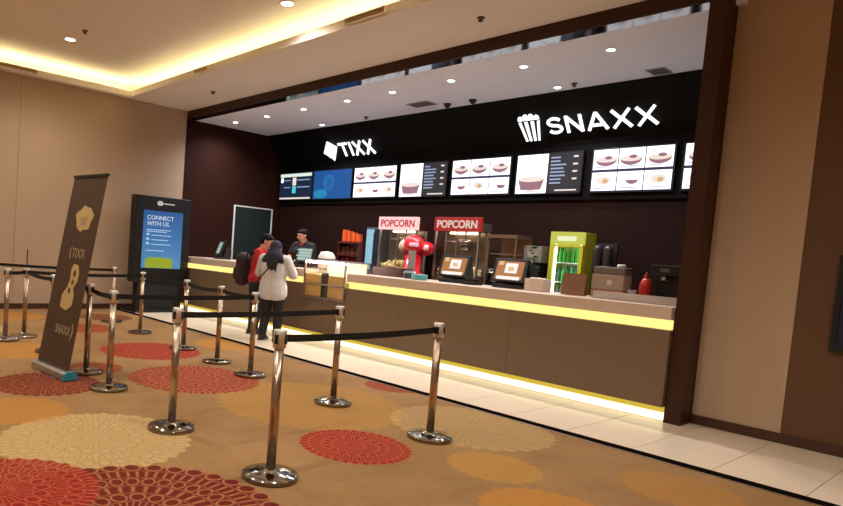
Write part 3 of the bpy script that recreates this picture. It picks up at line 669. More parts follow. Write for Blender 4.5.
for k, (x, y) in SP.items():
    t = thing('queue_post', SL[k], 'queue post', (x, y, 0), 0, 'steel queue posts with black belts'); ST[k] = t
    inst('base', bme, t); inst('pole', pme, t); inst('head', hme, t); inst('belt_slot', sme, t)
def belt(i, j, sag=.02, off=0):
    p = Vector(SP[i]+(PH-.062,)); q = Vector(SP[j]+(PH-.062,)); d = (q-p).normalized(); p = p+d*CR_; q = q-d*CR_
    n = Vector((-d.y, d.x, 0))*.0012; a = MB(ST[i].location); K = 10; vs = []; fs = []
    for k in range(K+1):
        u = k/K; c = p.lerp(q, u)+Vector((0, 0, -sag*4*u*(1-u)+off))
        for s_ in (-1, 1):
            for z in (-.026, .026): vs.append(c+n*s_+Vector((0, 0, z)))
    for k in range(K):
        b_ = k*4
        for e, f_ in ((0, 1), (1, 3), (3, 2), (2, 0)): fs.append((b_+e, b_+f_, b_+4+f_, b_+4+e))
    fs += [(0, 1, 3, 2), (K*4, K*4+2, K*4+3, K*4+1)]
    a.add(vs, fs); a.build('belt', M_belt, ST[i])
    a = MB(ST[i].location); e = q
    a.box(e.x-.02, e.x+.02, e.y-.02, e.y+.02, e.z-.03, e.z+.03, .004); a.build('belt_clip', M_black, ST[i])
for i, j, s_ in ((1, 4, .015), (2, 5, .01), (3, 6, .012), (7, 6, .02), (8, 7, .025), (11, 3, .02), (13, 9, .02), (14, 13, .01), (9, 8, .02), (10, 15, .02), (12, 11, .02), (13, 12, .02)): belt(i, j, s_)
t = ST[13]; a = MB(); a.box(-.16, .16, -.008, .008, PH+.02, PH+.28, .003); a.box(-.012, .012, -.008, .008, PH-.02, PH+.02); o = a.build('sign_plate', M_soft, t); o.rotation_euler = (0, 0, math.radians(163))

# ================================================================== ROLL-UP BANNER
bp0 = Vector((-7.58, 2.52, 0)); bp1 = Vector((-6.76, 2.594, 0))
bu = (bp1-bp0).normalized(); bn = Vector((bu.y, -bu.x, 0))      # facing the viewer side
BW = (bp1-bp0).length; lean = Vector((0, .155, 1)).normalized(); BL = 2.30
bt = thing('rollup_banner', 'brown roll-up banner with gold pictures leaning back on a silver foot', 'banner', (bp0+bp1)/2); O = bt.location
bnn = bu.cross(lean)
def bpt(u, v, d=0): return bp0+Vector((0, 0, .07))+bu*u+lean*v+bnn*d
M_bn = mat('banner_brown', srgb(72, 50, 35), .55, noise=.06, nscale=4)
a = MB(O); a.prism([(0.01, 0), (BW-.01, 0), (BW-.01, BL-.07), (.01, BL-.07)], lambda u, v, d: bpt(u, v, d-.002), .003); sh = a.build('sheet', M_bn, bt)
a = MB(O); a.prism([(0, BL-.075), (BW, BL-.075), (BW, BL-.045), (0, BL-.045)], lambda u, v, d: bpt(u, v, d-.012), .024); a.build('top_rail', M_black, bt)
a = MB(O); a.prism([(-.09, 0), (.07, 0), (.06, .06), (.03, .085), (-.03, .085), (-.08, .05)], lambda u, v, d: bp0+bu*d+bn*u+Vector((0, 0, v+.012)), BW); a.build('foot', M_silver, bt)
a = MB(O); a.prism([(-.10, 0), (.08, 0), (.07, .065), (.03, .092), (-.04, .092), (-.09, .055)], lambda u, v, d: bp0+bu*(BW+d)+bn*u+Vector((0, 0, v+.010)), .04); a.build('end_cap', mat('teal_cap', srgb(54, 140, 160), .4), bt)
for u in (.2, BW-.2):
    a = MB(O); c = bp0+bu*u; a.prism([(-.13, 0), (.13, 0), (.13, .012), (-.13, .012)], lambda q, v, d: c+bu*d+bn*q+Vector((0, 0, v)), .03); a.build('stand_leg', M_silver, bt)
a = MB(O); a.tube([bpt(BW/2, 0, -.03), bpt(BW/2, BL-.06, -.016)], .009); a.build('support_pole', M_silver, bt)
G_gold = mat('banner_gold', srgb(196, 168, 110), .55); G_pale = mat('banner_print', srgb(168, 146, 108), .6); G_d = mat('banner_print_dark', srgb(88, 62, 40), .6)
def flat(poly, mm, nm, d=.0015): q = MB(O); q.prism(poly, lambda u, v, c: bpt(u, v, d+c), .001); return q.build(nm, mm, sh)
random.seed(3)
blob = [(.46+.2*math.cos(2*PI*i/22)*(1+.14*math.sin(5*2*PI*i/22)), 1.74+.145*math.sin(2*PI*i/22)*(1+.12*math.cos(7*2*PI*i/22))) for i in range(22)]
flat(blob, G_gold, 'picture')
flat([(.40, 1.66), (.52, 1.66), (.55, 1.76), (.37, 1.76)], G_pale, 'picture', .003)
a = MB(O); bux = bu; put_text(a, 'TIXX', bpt(.34, 1.28, .0015), bux, lean, .11, .30, .001, .0); put_text(a, '(', bpt(.27, 1.26, .0015), bux, lean, .15, .05, .001, .01); a.build('lettering', G_pale, sh)
for v, l_ in ((1.50, .5), (1.46, .36), (.60, .46), (.565, .52)): flat([(.45-l_/2, v), (.45+l_/2, v), (.45+l_/2, v+.014), (.45-l_/2, v+.014)], G_d, 'text_line')
gl = [(.30, .70), (.46, .67), (.58, .74), (.58, .86), (.53, .93), (.60, 1.02), (.60, 1.12), (.55, 1.20), (.44, 1.21), (.40, 1.14), (.42, 1.02), (.38, .93), (.29, .84)]
flat(gl, G_gold, 'picture')
for (u, v, r_) in ((.50, 1.10, .035), (.49, 1.0, .028), (.45, .9, .03)): flat(ell(u, v, r_, r_*1.2), G_d, 'picture', .003)
a = MB(O); put_text(a, 'SNAXX', bpt(.30, .40, .0015), bux, lean, .10, .36, .001, .0); put_text(a, ')', bpt(.67, .36, .0015), bux, lean, .18, .06, .001, .01); a.build('lettering', G_pale, sh)
flat([(.08, BL-.14), (BW-.08, BL-.14), (BW-.08, BL-.13), (.08, BL-.13)], G_d, 'text_line')

# ================================================================== WALL FRAME AT RIGHT
tv = thing('wall_frame', 'dark navy framed panel on the brown wall at the right picture edge', 'picture', (-.85, YW, 1.0)); O = tv.location
a = MB(O); a.box(-1.43, -1.385, YW-.05, YW, 1.0, 1.92, .004); a.box(-.35, -.305, YW-.05, YW, 1.0, 1.92, .004); a.box(-1.385, -.35, YW-.05, YW, 1.0, 1.045, .004); a.box(-1.385, -.35, YW-.05, YW, 1.875, 1.92, .004); a.build('frame', mat('frame_black_blue', srgb(16, 20, 30), .4), tv)
a = MB(O); a.box(-1.385, -.35, YW-.03, YW-.002, 1.045, 1.875); a.build('panel', mat('navy_panel', srgb(20, 36, 66), .3), tv)
# ================================================================== GOODS ON AND BEHIND THE COUNTER
def rotbox(mb, c, hx, hy, hz, R_, b=.004):
    q = MB(); q.box(-hx, hx, -hy, hy, -hz, hz, b); mb.add([Vector(c)+R_ @ Vector(v) for v in q.v], q.f); return mb
E_or = emis('till_orange', (.60, .24, .07, 1), .6); E_ow = emis('till_white', (.95, .9, .85, 1), .9); E_og = emis('till_green', (.30, .46, .40, 1), .75)
def till(label, x, y, z, rz, body, pic='orange', w_=.5, h=.36):
    t = thing('till_screen', label, 'till', (x, y, z), rz, 'point of sale tills'); 
    a = MB(); a.box(-.2, .2, -.14, .2, 0, .05, .012); a.build('base', body, t)
    a = MB(); a.box(-.06, .06, .02, .1, .05, .24, .01); a.build('neck', body, t)
    R_ = Matrix.Rotation(math.radians(-20), 3, 'X'); c = Vector((0, -.02, .25))
    a = MB(); rotbox(a, c, w_/2, .03, h/2, R_, .012); hs = a.build('screen_housing', body, t)
    a = MB(); rotbox(a, c+R_ @ Vector((0, -.031, 0)), w_/2-.05, .002, h/2-.045, R_, 0); s_ = a.build('screen', E_or if pic == 'orange' else E_og, t)
    if pic == 'orange':
        a = MB(); rotbox(a, c+R_ @ Vector((.02, -.0345, .03)), .09, .0015, .075, R_, 0); rotbox(a, c+R_ @ Vector((.0, -.0345, -.12)), .17, .0015, .025, R_, 0); a.build('picture', E_ow, s_)
        a = MB(); rotbox(a, c+R_ @ Vector((.02, -.0365, .02)), .04, .001, .03, R_, 0); rotbox(a, c+R_ @ Vector((-.14, -.0345, .1)), .035, .0015, .03, R_, 0); a.build('picture', emis('till_amber', (.85, .55, .25, 1), .8), s_)
    else:
        a = MB()
        for k in range(4): rotbox(a, c+R_ @ Vector((-.02, -.0345, .09-.06*k)), .16-.03*(k % 2), .001, .012, R_, 0)
        a.build('picture', emis('till_pale', (.5, .64, .58, 1), .75), s_)
    a = MB(); a.prism([(.02, .06), (.2, .06), (.2, .2), (.10, .36)], lambda y_, z_, d: (-w_/2+.05+d, y_, z_), w_-.1); a.build('rear_housing', body, t)
    return t
till('black till with an orange and white screen, in front of the red-signed popcorn machine', -6.02, 8.35, CT, math.radians(6), M_black)
till('black till with an orange and white screen, left of the white carton', -5.07, 8.35, CT, math.radians(6), M_black)
till('till with a pale green screen between the woman in grey and the cashier', -9.5, 8.3, CT, math.radians(25), M_black, 'green', .38, .34)
till('black till at the far left end of the counter beside the kiosk', -12.5, 8.3, CT, math.radians(-20), M_black, 'green', .42, .38)

def single(name, mb, mm, label, cat, group=None): return tag(mb.build(name, mm), label, cat, group)
# card printers between the tills
a = MB((-5.6, 8.2, CT)); a.box(-5.72, -5.48, 8.1, 8.3, CT, CT+.05, .01); a.box(-5.68, -5.52, 8.15, 8.28, CT+.05, CT+.09, .01); single('card_reader', a, M_black, 'flat black card reader lying between the two orange-screen tills', 'card reader')
t = thing('tape_roll', 'roll of teal tape lying on the counter left of the orange till', 'tape', (-6.42, 8.0, CT))
a = MB(); a.lathe([(.12, 0), (.125, .01), (.125, .08), (.12, .09)], n=24); a.build('roll', mat('teal_tape', srgb(88, 158, 164), .4), t)
a = MB(); a.lathe([(.06, .09), (.06, .093)], n=20); a.build('core', mat('tape_core', srgb(190, 180, 160), .7), t)
t = thing('tin', 'small dark blue tin on the counter beside the teal tape', 'tin', (-6.75, 8.15, CT))
a = MB(); a.lathe([(.09, 0), (.095, .01), (.095, .1), (.08, .12)], n=20); a.build('body', mat('tin_navy', srgb(40, 48, 70), .4), t); a = MB(); a.lathe([(.098, .085), (.098, .105), (.05, .126)], n=20); a.build('lid', mat('tin_lid', srgb(120, 140, 150), .3, metal=.6), t)
t = thing('tray', 'low dark red wooden tray box on the counter before the pale-signed machine', 'tray', (-7.3, 8.35, CT))
a = MB(); a.box(-.32, .32, -.14, .14, 0, .02, .003); a.build('bottom', mat('dark_red_wood', srgb(72, 28, 24), .45), t)
for s_ in (-1, 1):
    a = MB(); a.box(-.32, .32, s_*.13-.012, s_*.13+.012, .02, .15, .004); a.build('long_side', MATS['dark_red_wood'], t)
    a = MB(); a.box(s_*.308-.012, s_*.308+.012, -.117, .117, .02, .15, .004); a.build('short_side', MATS['dark_red_wood'], t)
# shiny red standing figure display by the popcorn machine: generic red drum with domed top and two round knobs
t = thing('popcorn_dispenser', 'shiny red rounded dispenser standing before the pale-signed popcorn machine', 'dispenser', (-7.98, 9.7, .2))
M_sh = mat('shiny_red', srgb(206, 22, 34), .15, coat=.8)
a = MB(); a.lathe([(.19, 0), (.19, 1.08), (.2, 1.10), (.2, 1.14), (.165, 1.16), (.165, 1.5)], n=24); a.build('drum', M_sh, t)
a = MB(); a.lathe([(.17, 1.5), (.195, 1.53), (.2, 1.66), (.18, 1.77), (.12, 1.83), (.01, 1.855)], n=24); a.build('dome', M_sh, t)
a = MB(); a.ball((.23, .10, 1.60), .145, .14, .14); a.build('knob', M_sh, t)
a = MB(); a.ball((.285, .02, 1.61), .06, .06, .07); a.build('knob_highlight', mat('painted_highlight_pink', srgb(240, 196, 190), .3), t)  # pale ball stands in for the glint on the shiny red knob
a = MB(); a.ball((-.17, -.12, 1.62), .08, .08, .12); a.build('knob', mat('cream_plastic', srgb(214, 186, 160), .4), t)
a = MB(); rw = Matrix.Rotation(math.radians(38), 3, 'Z'); q = MB(); q.box(-.085, .06, -.195, -.12, 1.17, 1.56, .02); a.add([rw @ Vector(v) for v in q.v], q.f); a.build('window', mat('dispenser_window', srgb(150, 130, 118), .2), t)
a = MB(); q = MB(); q.box(-.09, .09, -.205, -.15, 1.62, 1.70, .02); a.add([rw @ Vector(v) for v in q.v], q.f); a.build('label', mat('dispenser_label', srgb(238, 196, 204), .3), t)
# lit drinks fridge and display rack at the left
t = thing('snack_rack', 'dark red tiered snack rack with orange packs behind the popcorn case', 'rack', (-9.95, 10.05, BT)); O = t.location
for z in (1.30, 1.55, 1.82):
    a = MB(O); a.box(-10.35, -9.72, 9.95, 10.35, z, z+.05, .004); a.build('shelf', mat('rack_red', srgb(86, 26, 24), .4), t)
for xx in (-10.35, -9.75):
    a = MB(O); a.box(xx, xx+.03, 9.97, 10.33, BT, 1.86, .004); a.build('side', MATS['rack_red'], t)
for i, x in enumerate((-10.25, -10.11, -9.97, -9.83)):
    for z, c in ((1.35, 'red'), (1.60, 'dark'), (1.87, 'orange')):
        h = .13+.05*((i*7+int(z*10)) % 3)/2
        if z == 1.87: h = .26-.03*i
        a = MB((x, 10.1, z)); a.box(x-.055, x+.055, 10.04, 10.14, z, z+h, .008)
        mm = {'red': mat('pack_red', srgb(170, 44, 36), .4), 'dark': mat('pack_brown', srgb(104, 60, 40), .5), 'orange': mat('pack_orange', srgb(226, 96, 40), .4)}[c]
        single('snack_pack', a, mm, ['leftmost', 'second', 'third', 'rightmost'][i]+' '+{'red': 'red snack pack on the lowest shelf of the dark red rack', 'dark': 'brown snack pack on the middle shelf of the dark red rack', 'orange': 'orange snack pack on top of the dark red rack'}[c], 'snack pack', 'snack packs on the rack, ' + {'red': 'lowest', 'dark': 'middle', 'orange': 'top'}[c])
t = thing('lit_cabinet', 'narrow pale blue lit cabinet between the snack rack and popcorn machine', 'cabinet', (-9.47, 10.3, BT)); O = t.location
a = MB(O); a.box(-9.68, -9.26, 10.15, 10.6, BT, 2.2, .01); a.build('body', mat('cabinet_grey', srgb(70, 84, 96), .4), t)
a = MB(O); a.box(-9.66, -9.44, 10.14, 10.15, 1.3, 2.16); a.build('lit_front', emis('cabinet_glow', (.36, .68, .86, 1), .7), t)
a = MB(O); a.box(-9.44, -9.28, 10.14, 10.15, 1.3, 2.16); a.build('glass_front', mat('cabinet_glass', srgb(40, 50, 58), .15), t)
a = MB(O); a.box(-9.445, -9.435, 10.12, 10.14, 1.35, 2.1, .003); a.build('handle', M_silver, t)
# white bucket and tag near the case
t = thing('bucket', 'plain white rounded bucket with dark band standing behind the popcorn case', 'bucket', (-8.95, 8.35, CT))
a = MB(); a.lathe([(.10, 0), (.15, .02), (.175, .14), (.16, .26), (.11, .33), (.01, .35)], n=24); a.build('body', mat('white_plastic', srgb(226, 214, 200), .35), t)
a = MB(); a.lathe([(.17, .17), (.178, .18), (.174, .205), (.166, .21)], n=24); a.build('band', M_black, t)
a = MB((-9.18, 8.45, CT)); a.box(-9.26, -9.10, 8.42, 8.48, CT, CT+.03, .004); a.box(-9.25, -9.11, 8.445, 8.455, CT+.03, CT+.34, .003); single('price_stand', a, mat('card_white', srgb(206, 196, 190), .6), 'white upright card stand beside the cashier', 'card stand')
# brown glass warmer and small grey box
t = thing('warming_cabinet', 'brown glass warming cabinet right of the red-signed popcorn machine', 'warmer', (-6.3, 10.25, BT)); O = t.location
a = MB(O); a.box(-6.6, -6.02, 10.0, 10.5, BT, BT+.1, .005); a.build('base', mat('warm_steel', srgb(128, 104, 80), .35, metal=.6), t)
a = MB(O); a.box(-6.6, -6.02, 10.0, 10.5, 2.06, 2.12, .005); a.build('roof', MATS['warm_steel'], t)
a = MB(O)
for xx in (-6.6, -6.045):
    for yy in (10.0, 10.475): a.box(xx, xx+.025, yy, yy+.025, BT+.1, 2.06)
a.build('posts', MATS['warm_steel'], t)
a = MB(O); a.box(-6.575, -6.045, 10.01, 10.02, BT+.1, 2.06); a.build('front_glass', M_glass, t)
a = MB(O); a.box(-6.57, -6.05, 10.47, 10.49, BT+.1, 2.06); a.build('back_panel', mat('warm_back', srgb(150, 106, 62), .5, noise=.2, nscale=6), t)
for z in (1.5, 1.78):
    a = MB(O); a.box(-6.57, -6.05, 10.05, 10.46, z, z+.015); a.build('shelf', M_silver, t)
t = thing('wall_box', 'small grey cardboard box on a stand between the warmer and green plant', 'box', (-6.0, 10.4, BT)); O = t.location
a = MB(O); a.box(-6.0, -5.74, 10.3, 10.5, BT, 1.68, .006); a.build('stand', M_soft, t)
a = MB(O); a.box(-6.03, -5.70, 10.27, 10.5, 1.68, 1.96, .006); a.build('carton', mat('grey_carton', srgb(128, 118, 106), .7, noise=.15, nscale=8), t)
a = MB(O); a.box(-5.97, -5.78, 10.266, 10.271, 1.76, 1.88); a.build('panel', mat('carton_label', srgb(158, 148, 130), .6), t)
t = thing('potted_plant', 'small dark green plant in a pot beside the lit fridge', 'plant', (-5.68, 10.0, BT))
a = MB(); a.lathe([(.09, 0), (.13, .3), (.14, .32), (.12, .33)], n=18); a.build('pot', mat('pot_dark', srgb(56, 44, 38), .6), t)
a = MB()
a.tube([(0, 0, .3), (.01, 0, .65)], .012); a.build('stem', mat('stem', srgb(56, 70, 40), .6), t)
M_leaf = mat('leaf_green', srgb(48, 84, 50), .45)
for i in range(12):
    a = MB(); an = i*2.4; el = .2+.5*random.random(); L_ = .13; z0 = .5+.03*i
    d = Vector((math.cos(an)*math.cos(el), math.sin(an)*math.cos(el), math.sin(el))); s_ = d.cross(Vector((0, 0, 1))).normalized()
    b0 = Vector((0, 0, z0)); vs = []
    for u, w_ in ((0, .008), (.3, .045), (.6, .05), (.85, .025), (1, .003)):
        c = b0+d*L_*u+Vector((0, 0, -.05*u*u)); vs += [c+s_*w_, c+Vector((0, 0, .008)), c-s_*w_]
    a.add(vs, [(k*3+j, k*3+j+1, k*3+j+4, k*3+j+3) for k in range(4) for j in range(2)], True); a.build('leaf', M_leaf, t)
# white carton stack
t = thing('napkin_box', 'white napkin box on the counter left of the lit fridge', 'box', (-4.62, 8.3, CT))
a = MB(); a.box(-.14, .14, -.1, .1, 0, .17, .006); a.build('body', mat('napkin_white', srgb(206, 190, 174), .7), t); a = MB(); a.box(-.09, .09, -.05, .05, .17, .185, .004); a.build('napkins', mat('paper', srgb(236, 228, 216), .8), t)
# drinks fridge
FX0, FX1, FY0, FY1, FZ = -5.53, -4.97, 10.2, 10.62, 2.16
t = thing('drinks_fridge', 'upright lit drinks fridge with a lime yellow frame and green bottles', 'fridge', ((FX0+FX1)/2, 10.4, .2)); O = t.location
M_lime = mat('lime_yellow', srgb(196, 186, 40), .4); M_fw = mat('fridge_inner', srgb(226, 236, 224), .5)
a = MB(O); a.box(FX0, FX0+.05, FY0+.06, FY1, .3, FZ, .006); a.box(FX1-.05, FX1, FY0+.06, FY1, .3, FZ, .006); a.box(FX0, FX1, FY0+.06, FY1, FZ, FZ+.05, .006); a.box(FX0, FX1, FY0+.06, FY1, .2, .3, .006); a.build('cabinet', M_lime, t)
a = MB(O); a.box(FX0+.05, FX1-.05, FY1-.03, FY1, .3, FZ); a.build('back_panel', M_fw, t)
a = MB(O); a.box(FX0, FX0+.06, FY0, FY0+.055, .3, FZ-.16, .006); a.box(FX1-.06, FX1, FY0, FY0+.055, .3, FZ-.16, .006); a.box(FX0+.06, FX1-.06, FY0, FY0+.055, .3, .36, .006); a.box(FX0+.06, FX1-.06, FY0, FY0+.055, FZ-.2, FZ-.16, .006); dr = a.build('door', M_lime, t)
a = MB(O); a.box(FX0+.06, FX1-.06, FY0+.02, FY0+.028, .36, FZ-.2); a.build('door_glass', M_glass, dr)
a = MB(O); a.tube([(FX1-.03, FY0, 1.1), (FX1-.03, FY0-.04, 1.12), (FX1-.03, FY0-.04, 1.5), (FX1-.03, FY0, 1.52)], .01); a.build('handle', M_silver, dr)
a = MB(O); a.box(FX0, FX1, FY0, FY0+.06, FZ-.155, FZ+.05, .006); hd = a.build('header', emis('fridge_header', (.62, .66, .10, 1), .75), t)
a = MB(O); a.box(FX0+.12, FX1-.12, FY0-.003, FY0, FZ-.1, FZ-.02); a.build('header_panel', emis('fridge_header_pale', (.85, .9, .55, 1), .9), hd)
a = MB(O); a.box(FX0+.06, FX0+.085, FY0+.07, FY0+.1, .4, FZ-.05, .003); a.box(FX1-.085, FX1-.06, FY0+.07, FY0+.1, .4, FZ-.05, .003); a.build('lamp', emis('fridge_lamp', (.86, 1, .9, 1), 5), t)
for z in (.75, 1.07, 1.39, 1.71):
    a = MB(O); a.box(FX0+.05, FX1-.05, FY0+.12, FY1-.03, z-.015, z, .002); a.build('shelf', M_fw, t)
ba = MB(); ba.lathe([(.029, 0), (.032, .01), (.032, .14), (.027, .18), (.015, .21), (.014, .24), (.018, .242), (.018, .262), (.002, .264)], n=14)
M_bot = {'green': mat('bottle_green', srgb(60, 176, 66), .2), 'teal': mat('bottle_teal', srgb(40, 96, 84), .2), 'grey': mat('bottle_grey', srgb(96, 104, 110), .25)}
bme_ = {k: ba.mesh('bottle', v) for k, v in M_bot.items()}
for z, k, lab in ((1.71, 'green', 'bright green bottle on the top shelf of the lit fridge'), (1.39, 'teal', 'dark green bottle on the middle shelf of the lit fridge'), (1.07, 'grey', 'grey bottle on the lower shelf of the lit fridge')):
    for i in range(6):
        kk = 'green' if (k == 'teal' and i in (1, 3)) else k
        o = bpy.data.objects.new('bottle', bme_[kk]); COL.objects.link(o); o.location = (FX0+.105+i*.07, FY0+.19, z)
        tag(o, ['leftmost', 'second', 'third', 'fourth', 'fifth', 'rightmost'][i]+' bottle along, '+('bright green bottle on the middle shelf of the lit fridge' if kk != k else lab), 'bottle', 'bottles in the lit fridge, ' + (kk+' '+{1.71: 'top', 1.39: 'middle', 1.07: 'lower'}[z]))
# brown menu card leaning in front of fridge
t = thing('menu_card', 'brown folded menu card standing on the counter before the lit fridge', 'menu card', (-4.06, 8.2, CT))
M_kraft = mat('kraft_brown', srgb(126, 86, 52), .7, noise=.2, nscale=10)
for s_, y in ((-1, -.06), (1, .06)):
    a = MB(); R_ = Matrix.Rotation(math.radians(-17*-s_), 3, 'X'); rotbox(a, (0, y*.8, .145), .14, .004, .145, Matrix.Rotation(math.radians(s_*17), 3, 'X'), .001); a.build('leaf', M_kraft, t)
t.rotation_euler = (0, 0, math.radians(15))
# grey box machine on counter
t = thing('receipt_machine', 'boxy grey machine with an orange lower band near the right end of the counter', 'machine', (-3.72, 8.47, CT)); 
a = MB(); a.box(-.2, .2, -.12, .12, 0, .11, .01); a.build('base', mat('peach_band', srgb(176, 118, 90), .5), t)
a = MB(); a.box(-.2, .2, -.12, .12, .11, .30, .012); a.build('body', mat('grey_brown_plastic', srgb(168, 150, 132), .5), t)
a = MB(); a.box(-.19, .2, -.11, .12, .30, .40, .02); a.build('lid', mat('dark_grey_plastic', srgb(112, 102, 94), .5), t)
a = MB(); a.lathe([(.05, 0), (.05, .02), (.04, .04)], (.12, -.04, .40), 16); a.build('knob', mat('knob_white', srgb(216, 206, 196), .5), t)
a = MB(); a.box(.0, .06, -.127, -.12, .17, .23, .003); a.build('sticker', mat('sticker', srgb(206, 196, 180), .6), t)
# red squeeze bottle and white cup
t = thing('sauce_bottle', 'red sauce bottle standing right of the grey machine', 'bottle', (-3.28, 8.4, CT))
a = MB(); a.lathe([(.06, 0), (.07, .01), (.07, .2), (.055, .26), (.03, .29)], n=18); a.build('body', mat('sauce_red', srgb(186, 46, 36), .35), t); a = MB(); a.lathe([(.03, .29), (.03, .31), (.008, .36), (.006, .37)], n=14); a.build('nozzle', mat('nozzle_red', srgb(150, 36, 30), .4), t)
a = MB((-3.40, 8.33, CT)); a.lathe([(.035, 0), (.05, .13), (.052, .132), (.046, .13), (.033, .01)], (-3.40, 8.33, CT), 18); single('paper_cup', a, mat('cup_lilac', srgb(196, 178, 190), .6), 'small pale paper cup between the grey machine and the red bottle', 'cup')
# black equipment at right end
t = thing('coffee_machine', 'black drinks machine at the right end of the counter beside the pillar', 'machine', (-2.98, 8.48, CT))
a = MB(); a.box(-.23, .26, -.17, .18, 0, .05, .008); a.box(-.23, .26, .02, .18, .05, .42, .01); a.box(-.23, .26, -.17, .18, .34, .46, .012); a.build('body', M_black, t)
for xx in (-.1, .1):
    a = MB(); a.lathe([(.03, -.06), (.035, 0)], (xx, -.09, .34), 14); a.build('spout', M_silver, t)
a = MB(); a.box(-.12, -.02, -.175, -.17, .38, .42); a.build('button_panel', mat('panel_grey', srgb(90, 92, 98), .3), t)
# low pale tray
t = thing('serving_tray', 'low pale acrylic tray along the front at the right end of the counter', 'tray', (-3.25, 8.12, CT))
a = MB(); a.box(-.48, .5, -.1, .1, 0, .015, .003); a.build('bottom', mat('acrylic_pale', srgb(186, 174, 168), .3), t)
for y in (-.095, .095):
    a = MB(); a.box(-.48, .5, y-.006, y+.006, .015, .09, .002); a.build('rim', MATS['acrylic_pale'], t)
for xx in (-.474, .494):
    a = MB(); a.box(xx-.006, xx+.006, -.088, .088, .015, .09, .002); a.build('rim', MATS['acrylic_pale'], t)
for i, (x, c) in enumerate(((-3.5, srgb(190, 96, 70)), (-3.2, srgb(206, 196, 190)), (-2.95, srgb(150, 90, 74)))):
    a = MB((x, 8.12, CT+.015)); a.box(x-.06, x+.06, 8.06, 8.18, CT+.015, CT+.06+.01*i, .01)
    single('sachet_pack', a, mat('sachet_%d' % i, c, .5), ['orange sachet pack at the left of the pale tray', 'white sachet pack in the middle of the pale tray', 'brown sachet pack at the right of the pale tray'][i], 'sachet pack', 'sachet packs in the tray')
# dark dispenser beside fridge
t = thing('cup_dispenser', 'tall dark cup dispenser just right of the lit fridge', 'dispenser', (-4.7, 10.3, BT))
a = MB(); a.box(-.17, .17, -.2, .2, 0, .06, .006); a.build('base', M_black, t)
for i, xx in enumerate((-.08, .08)):
    a = MB(); a.lathe([(.07, .06), (.07, .85), (.06, .9), (.02, .92)], (xx, 0, 0), 16); a.build('tube', mat('tube_dark', srgb(52, 44, 42), .3), t)
a = MB(); a.box(-.17, .17, .1, .14, .06, .95, .006); a.build('back_plate', M_soft, t)

# ================================================================== PEOPLE
def remesh(mb, name, mm, voxel, smooth=4, scale=(1, 1, 1)):
    me = mb.mesh(name+'_src', mm); ob = bpy.data.objects.new('tmp', me); COL.objects.link(ob)
    md = ob.modifiers.new('r', 'REMESH'); md.mode = 'VOXEL'; md.voxel_size = voxel; md.use_smooth_shade = True
    ms = ob.modifiers.new('s', 'SMOOTH'); ms.iterations = smooth; ms.factor = .5
    dg = bpy.context.evaluated_depsgraph_get(); out = bpy.data.meshes.new_from_object(ob.evaluated_get(dg))
    bpy.data.objects.remove(ob); bpy.data.meshes.remove(me); out.name = name
    out.materials.clear(); out.materials.append(mm)
    for v in out.vertices: v.co = Vector((v.co.x*scale[0], v.co.y*scale[1], v.co.z*scale[2]))
    for p in out.polygons: p.use_smooth = True
    return out
def child(name, me, parent): o = bpy.data.objects.new(name, me); COL.objects.link(o); o.parent = parent; return o
V = Vector
def hand(mb, wrist, d, side, palm_n, s=1.0, curl=.5):
    """palm and five fingers; d = direction from the wrist, palm_n = palm normal, side=+1 thumb towards d x n"""
    d = V(d).normalized(); n = V(palm_n); n = (n-n.dot(d)*d).normalized(); lat = d.cross(n)*side
    w0 = V(wrist); pc = w0+d*.05*s
    for k in (-1.5, -.5, .5, 1.5): mb.cap(w0+d*.015*s+lat*k*.014*s, w0+d*.085*s+lat*k*.02*s, .016*s, .014*s, 8)
    for k, L_ in ((-1.5, .058), (-.5, .072), (.5, .078), (1.5, .07)):
        p = w0+d*.085*s+lat*k*.021*s
        a1 = (d*math.cos(curl*.6)+n*math.sin(curl*.6)); a2 = (d*math.cos(curl*1.6)+n*math.sin(curl*1.6)); a3 = (d*math.cos(curl*2.4)+n*math.sin(curl*2.4))
        q = p+a1*L_*.48*s; r = q+a2*L_*.32*s; e = r+a3*L_*.24*s
        mb.cap(p, q, .0105*s, .0098*s, 8); mb.cap(q, r, .0098*s, .009*s, 8); mb.cap(r, e, .009*s, .008*s, 8)
    p = w0+d*.028*s+lat*.03*s; q = p+(d*.6+lat*.75+n*.25).normalized()*.042*s; e = q+(d*.85+lat*.35+n*.4).normalized()*.032*s
    mb.cap(p, q, .0135*s, .012*s, 8); mb.cap(q, e, .012*s, .0095*s, 8)
def head_rot(yaw_, pitch): return Matrix.Rotation(yaw_, 3, 'Z') @ Matrix.Rotation(pitch, 3, 'X')
def add_head(mb, c, R_):
    P = lambda x, y, z: V(c)+R_ @ V((x, y, z))
    M4 = R_.to_4x4()
    mb.ball(P(0, -.012, .03), .078, .098, .092, 18, M4); mb.ball(P(0, .012, -.03), .064, .078, .082, 16, M4); mb.ball(P(0, .035, -.085), .038, .04, .034, 12, M4)
    mb.cap(P(0, .088, .012), P(0, .108, -.024), .010, .014, 8); mb.ball(P(0, .105, -.026), .017, .014, .012, 8, M4)
    for s_ in (-1, 1):
        mb.ball(P(s_*.078, -.008, -.005), .012, .022, .034, 10, M4); mb.ball(P(s_*.036, .06, -.03), .024, .022, .024, 8, M4)
        mb.cap(P(s_*.018, .085, .028), P(s_*.048, .076, .026), .010, .008, 8)
    mb.cap(P(-.022, .086, -.062), P(.022, .086, -.062), .008, .008, 8)
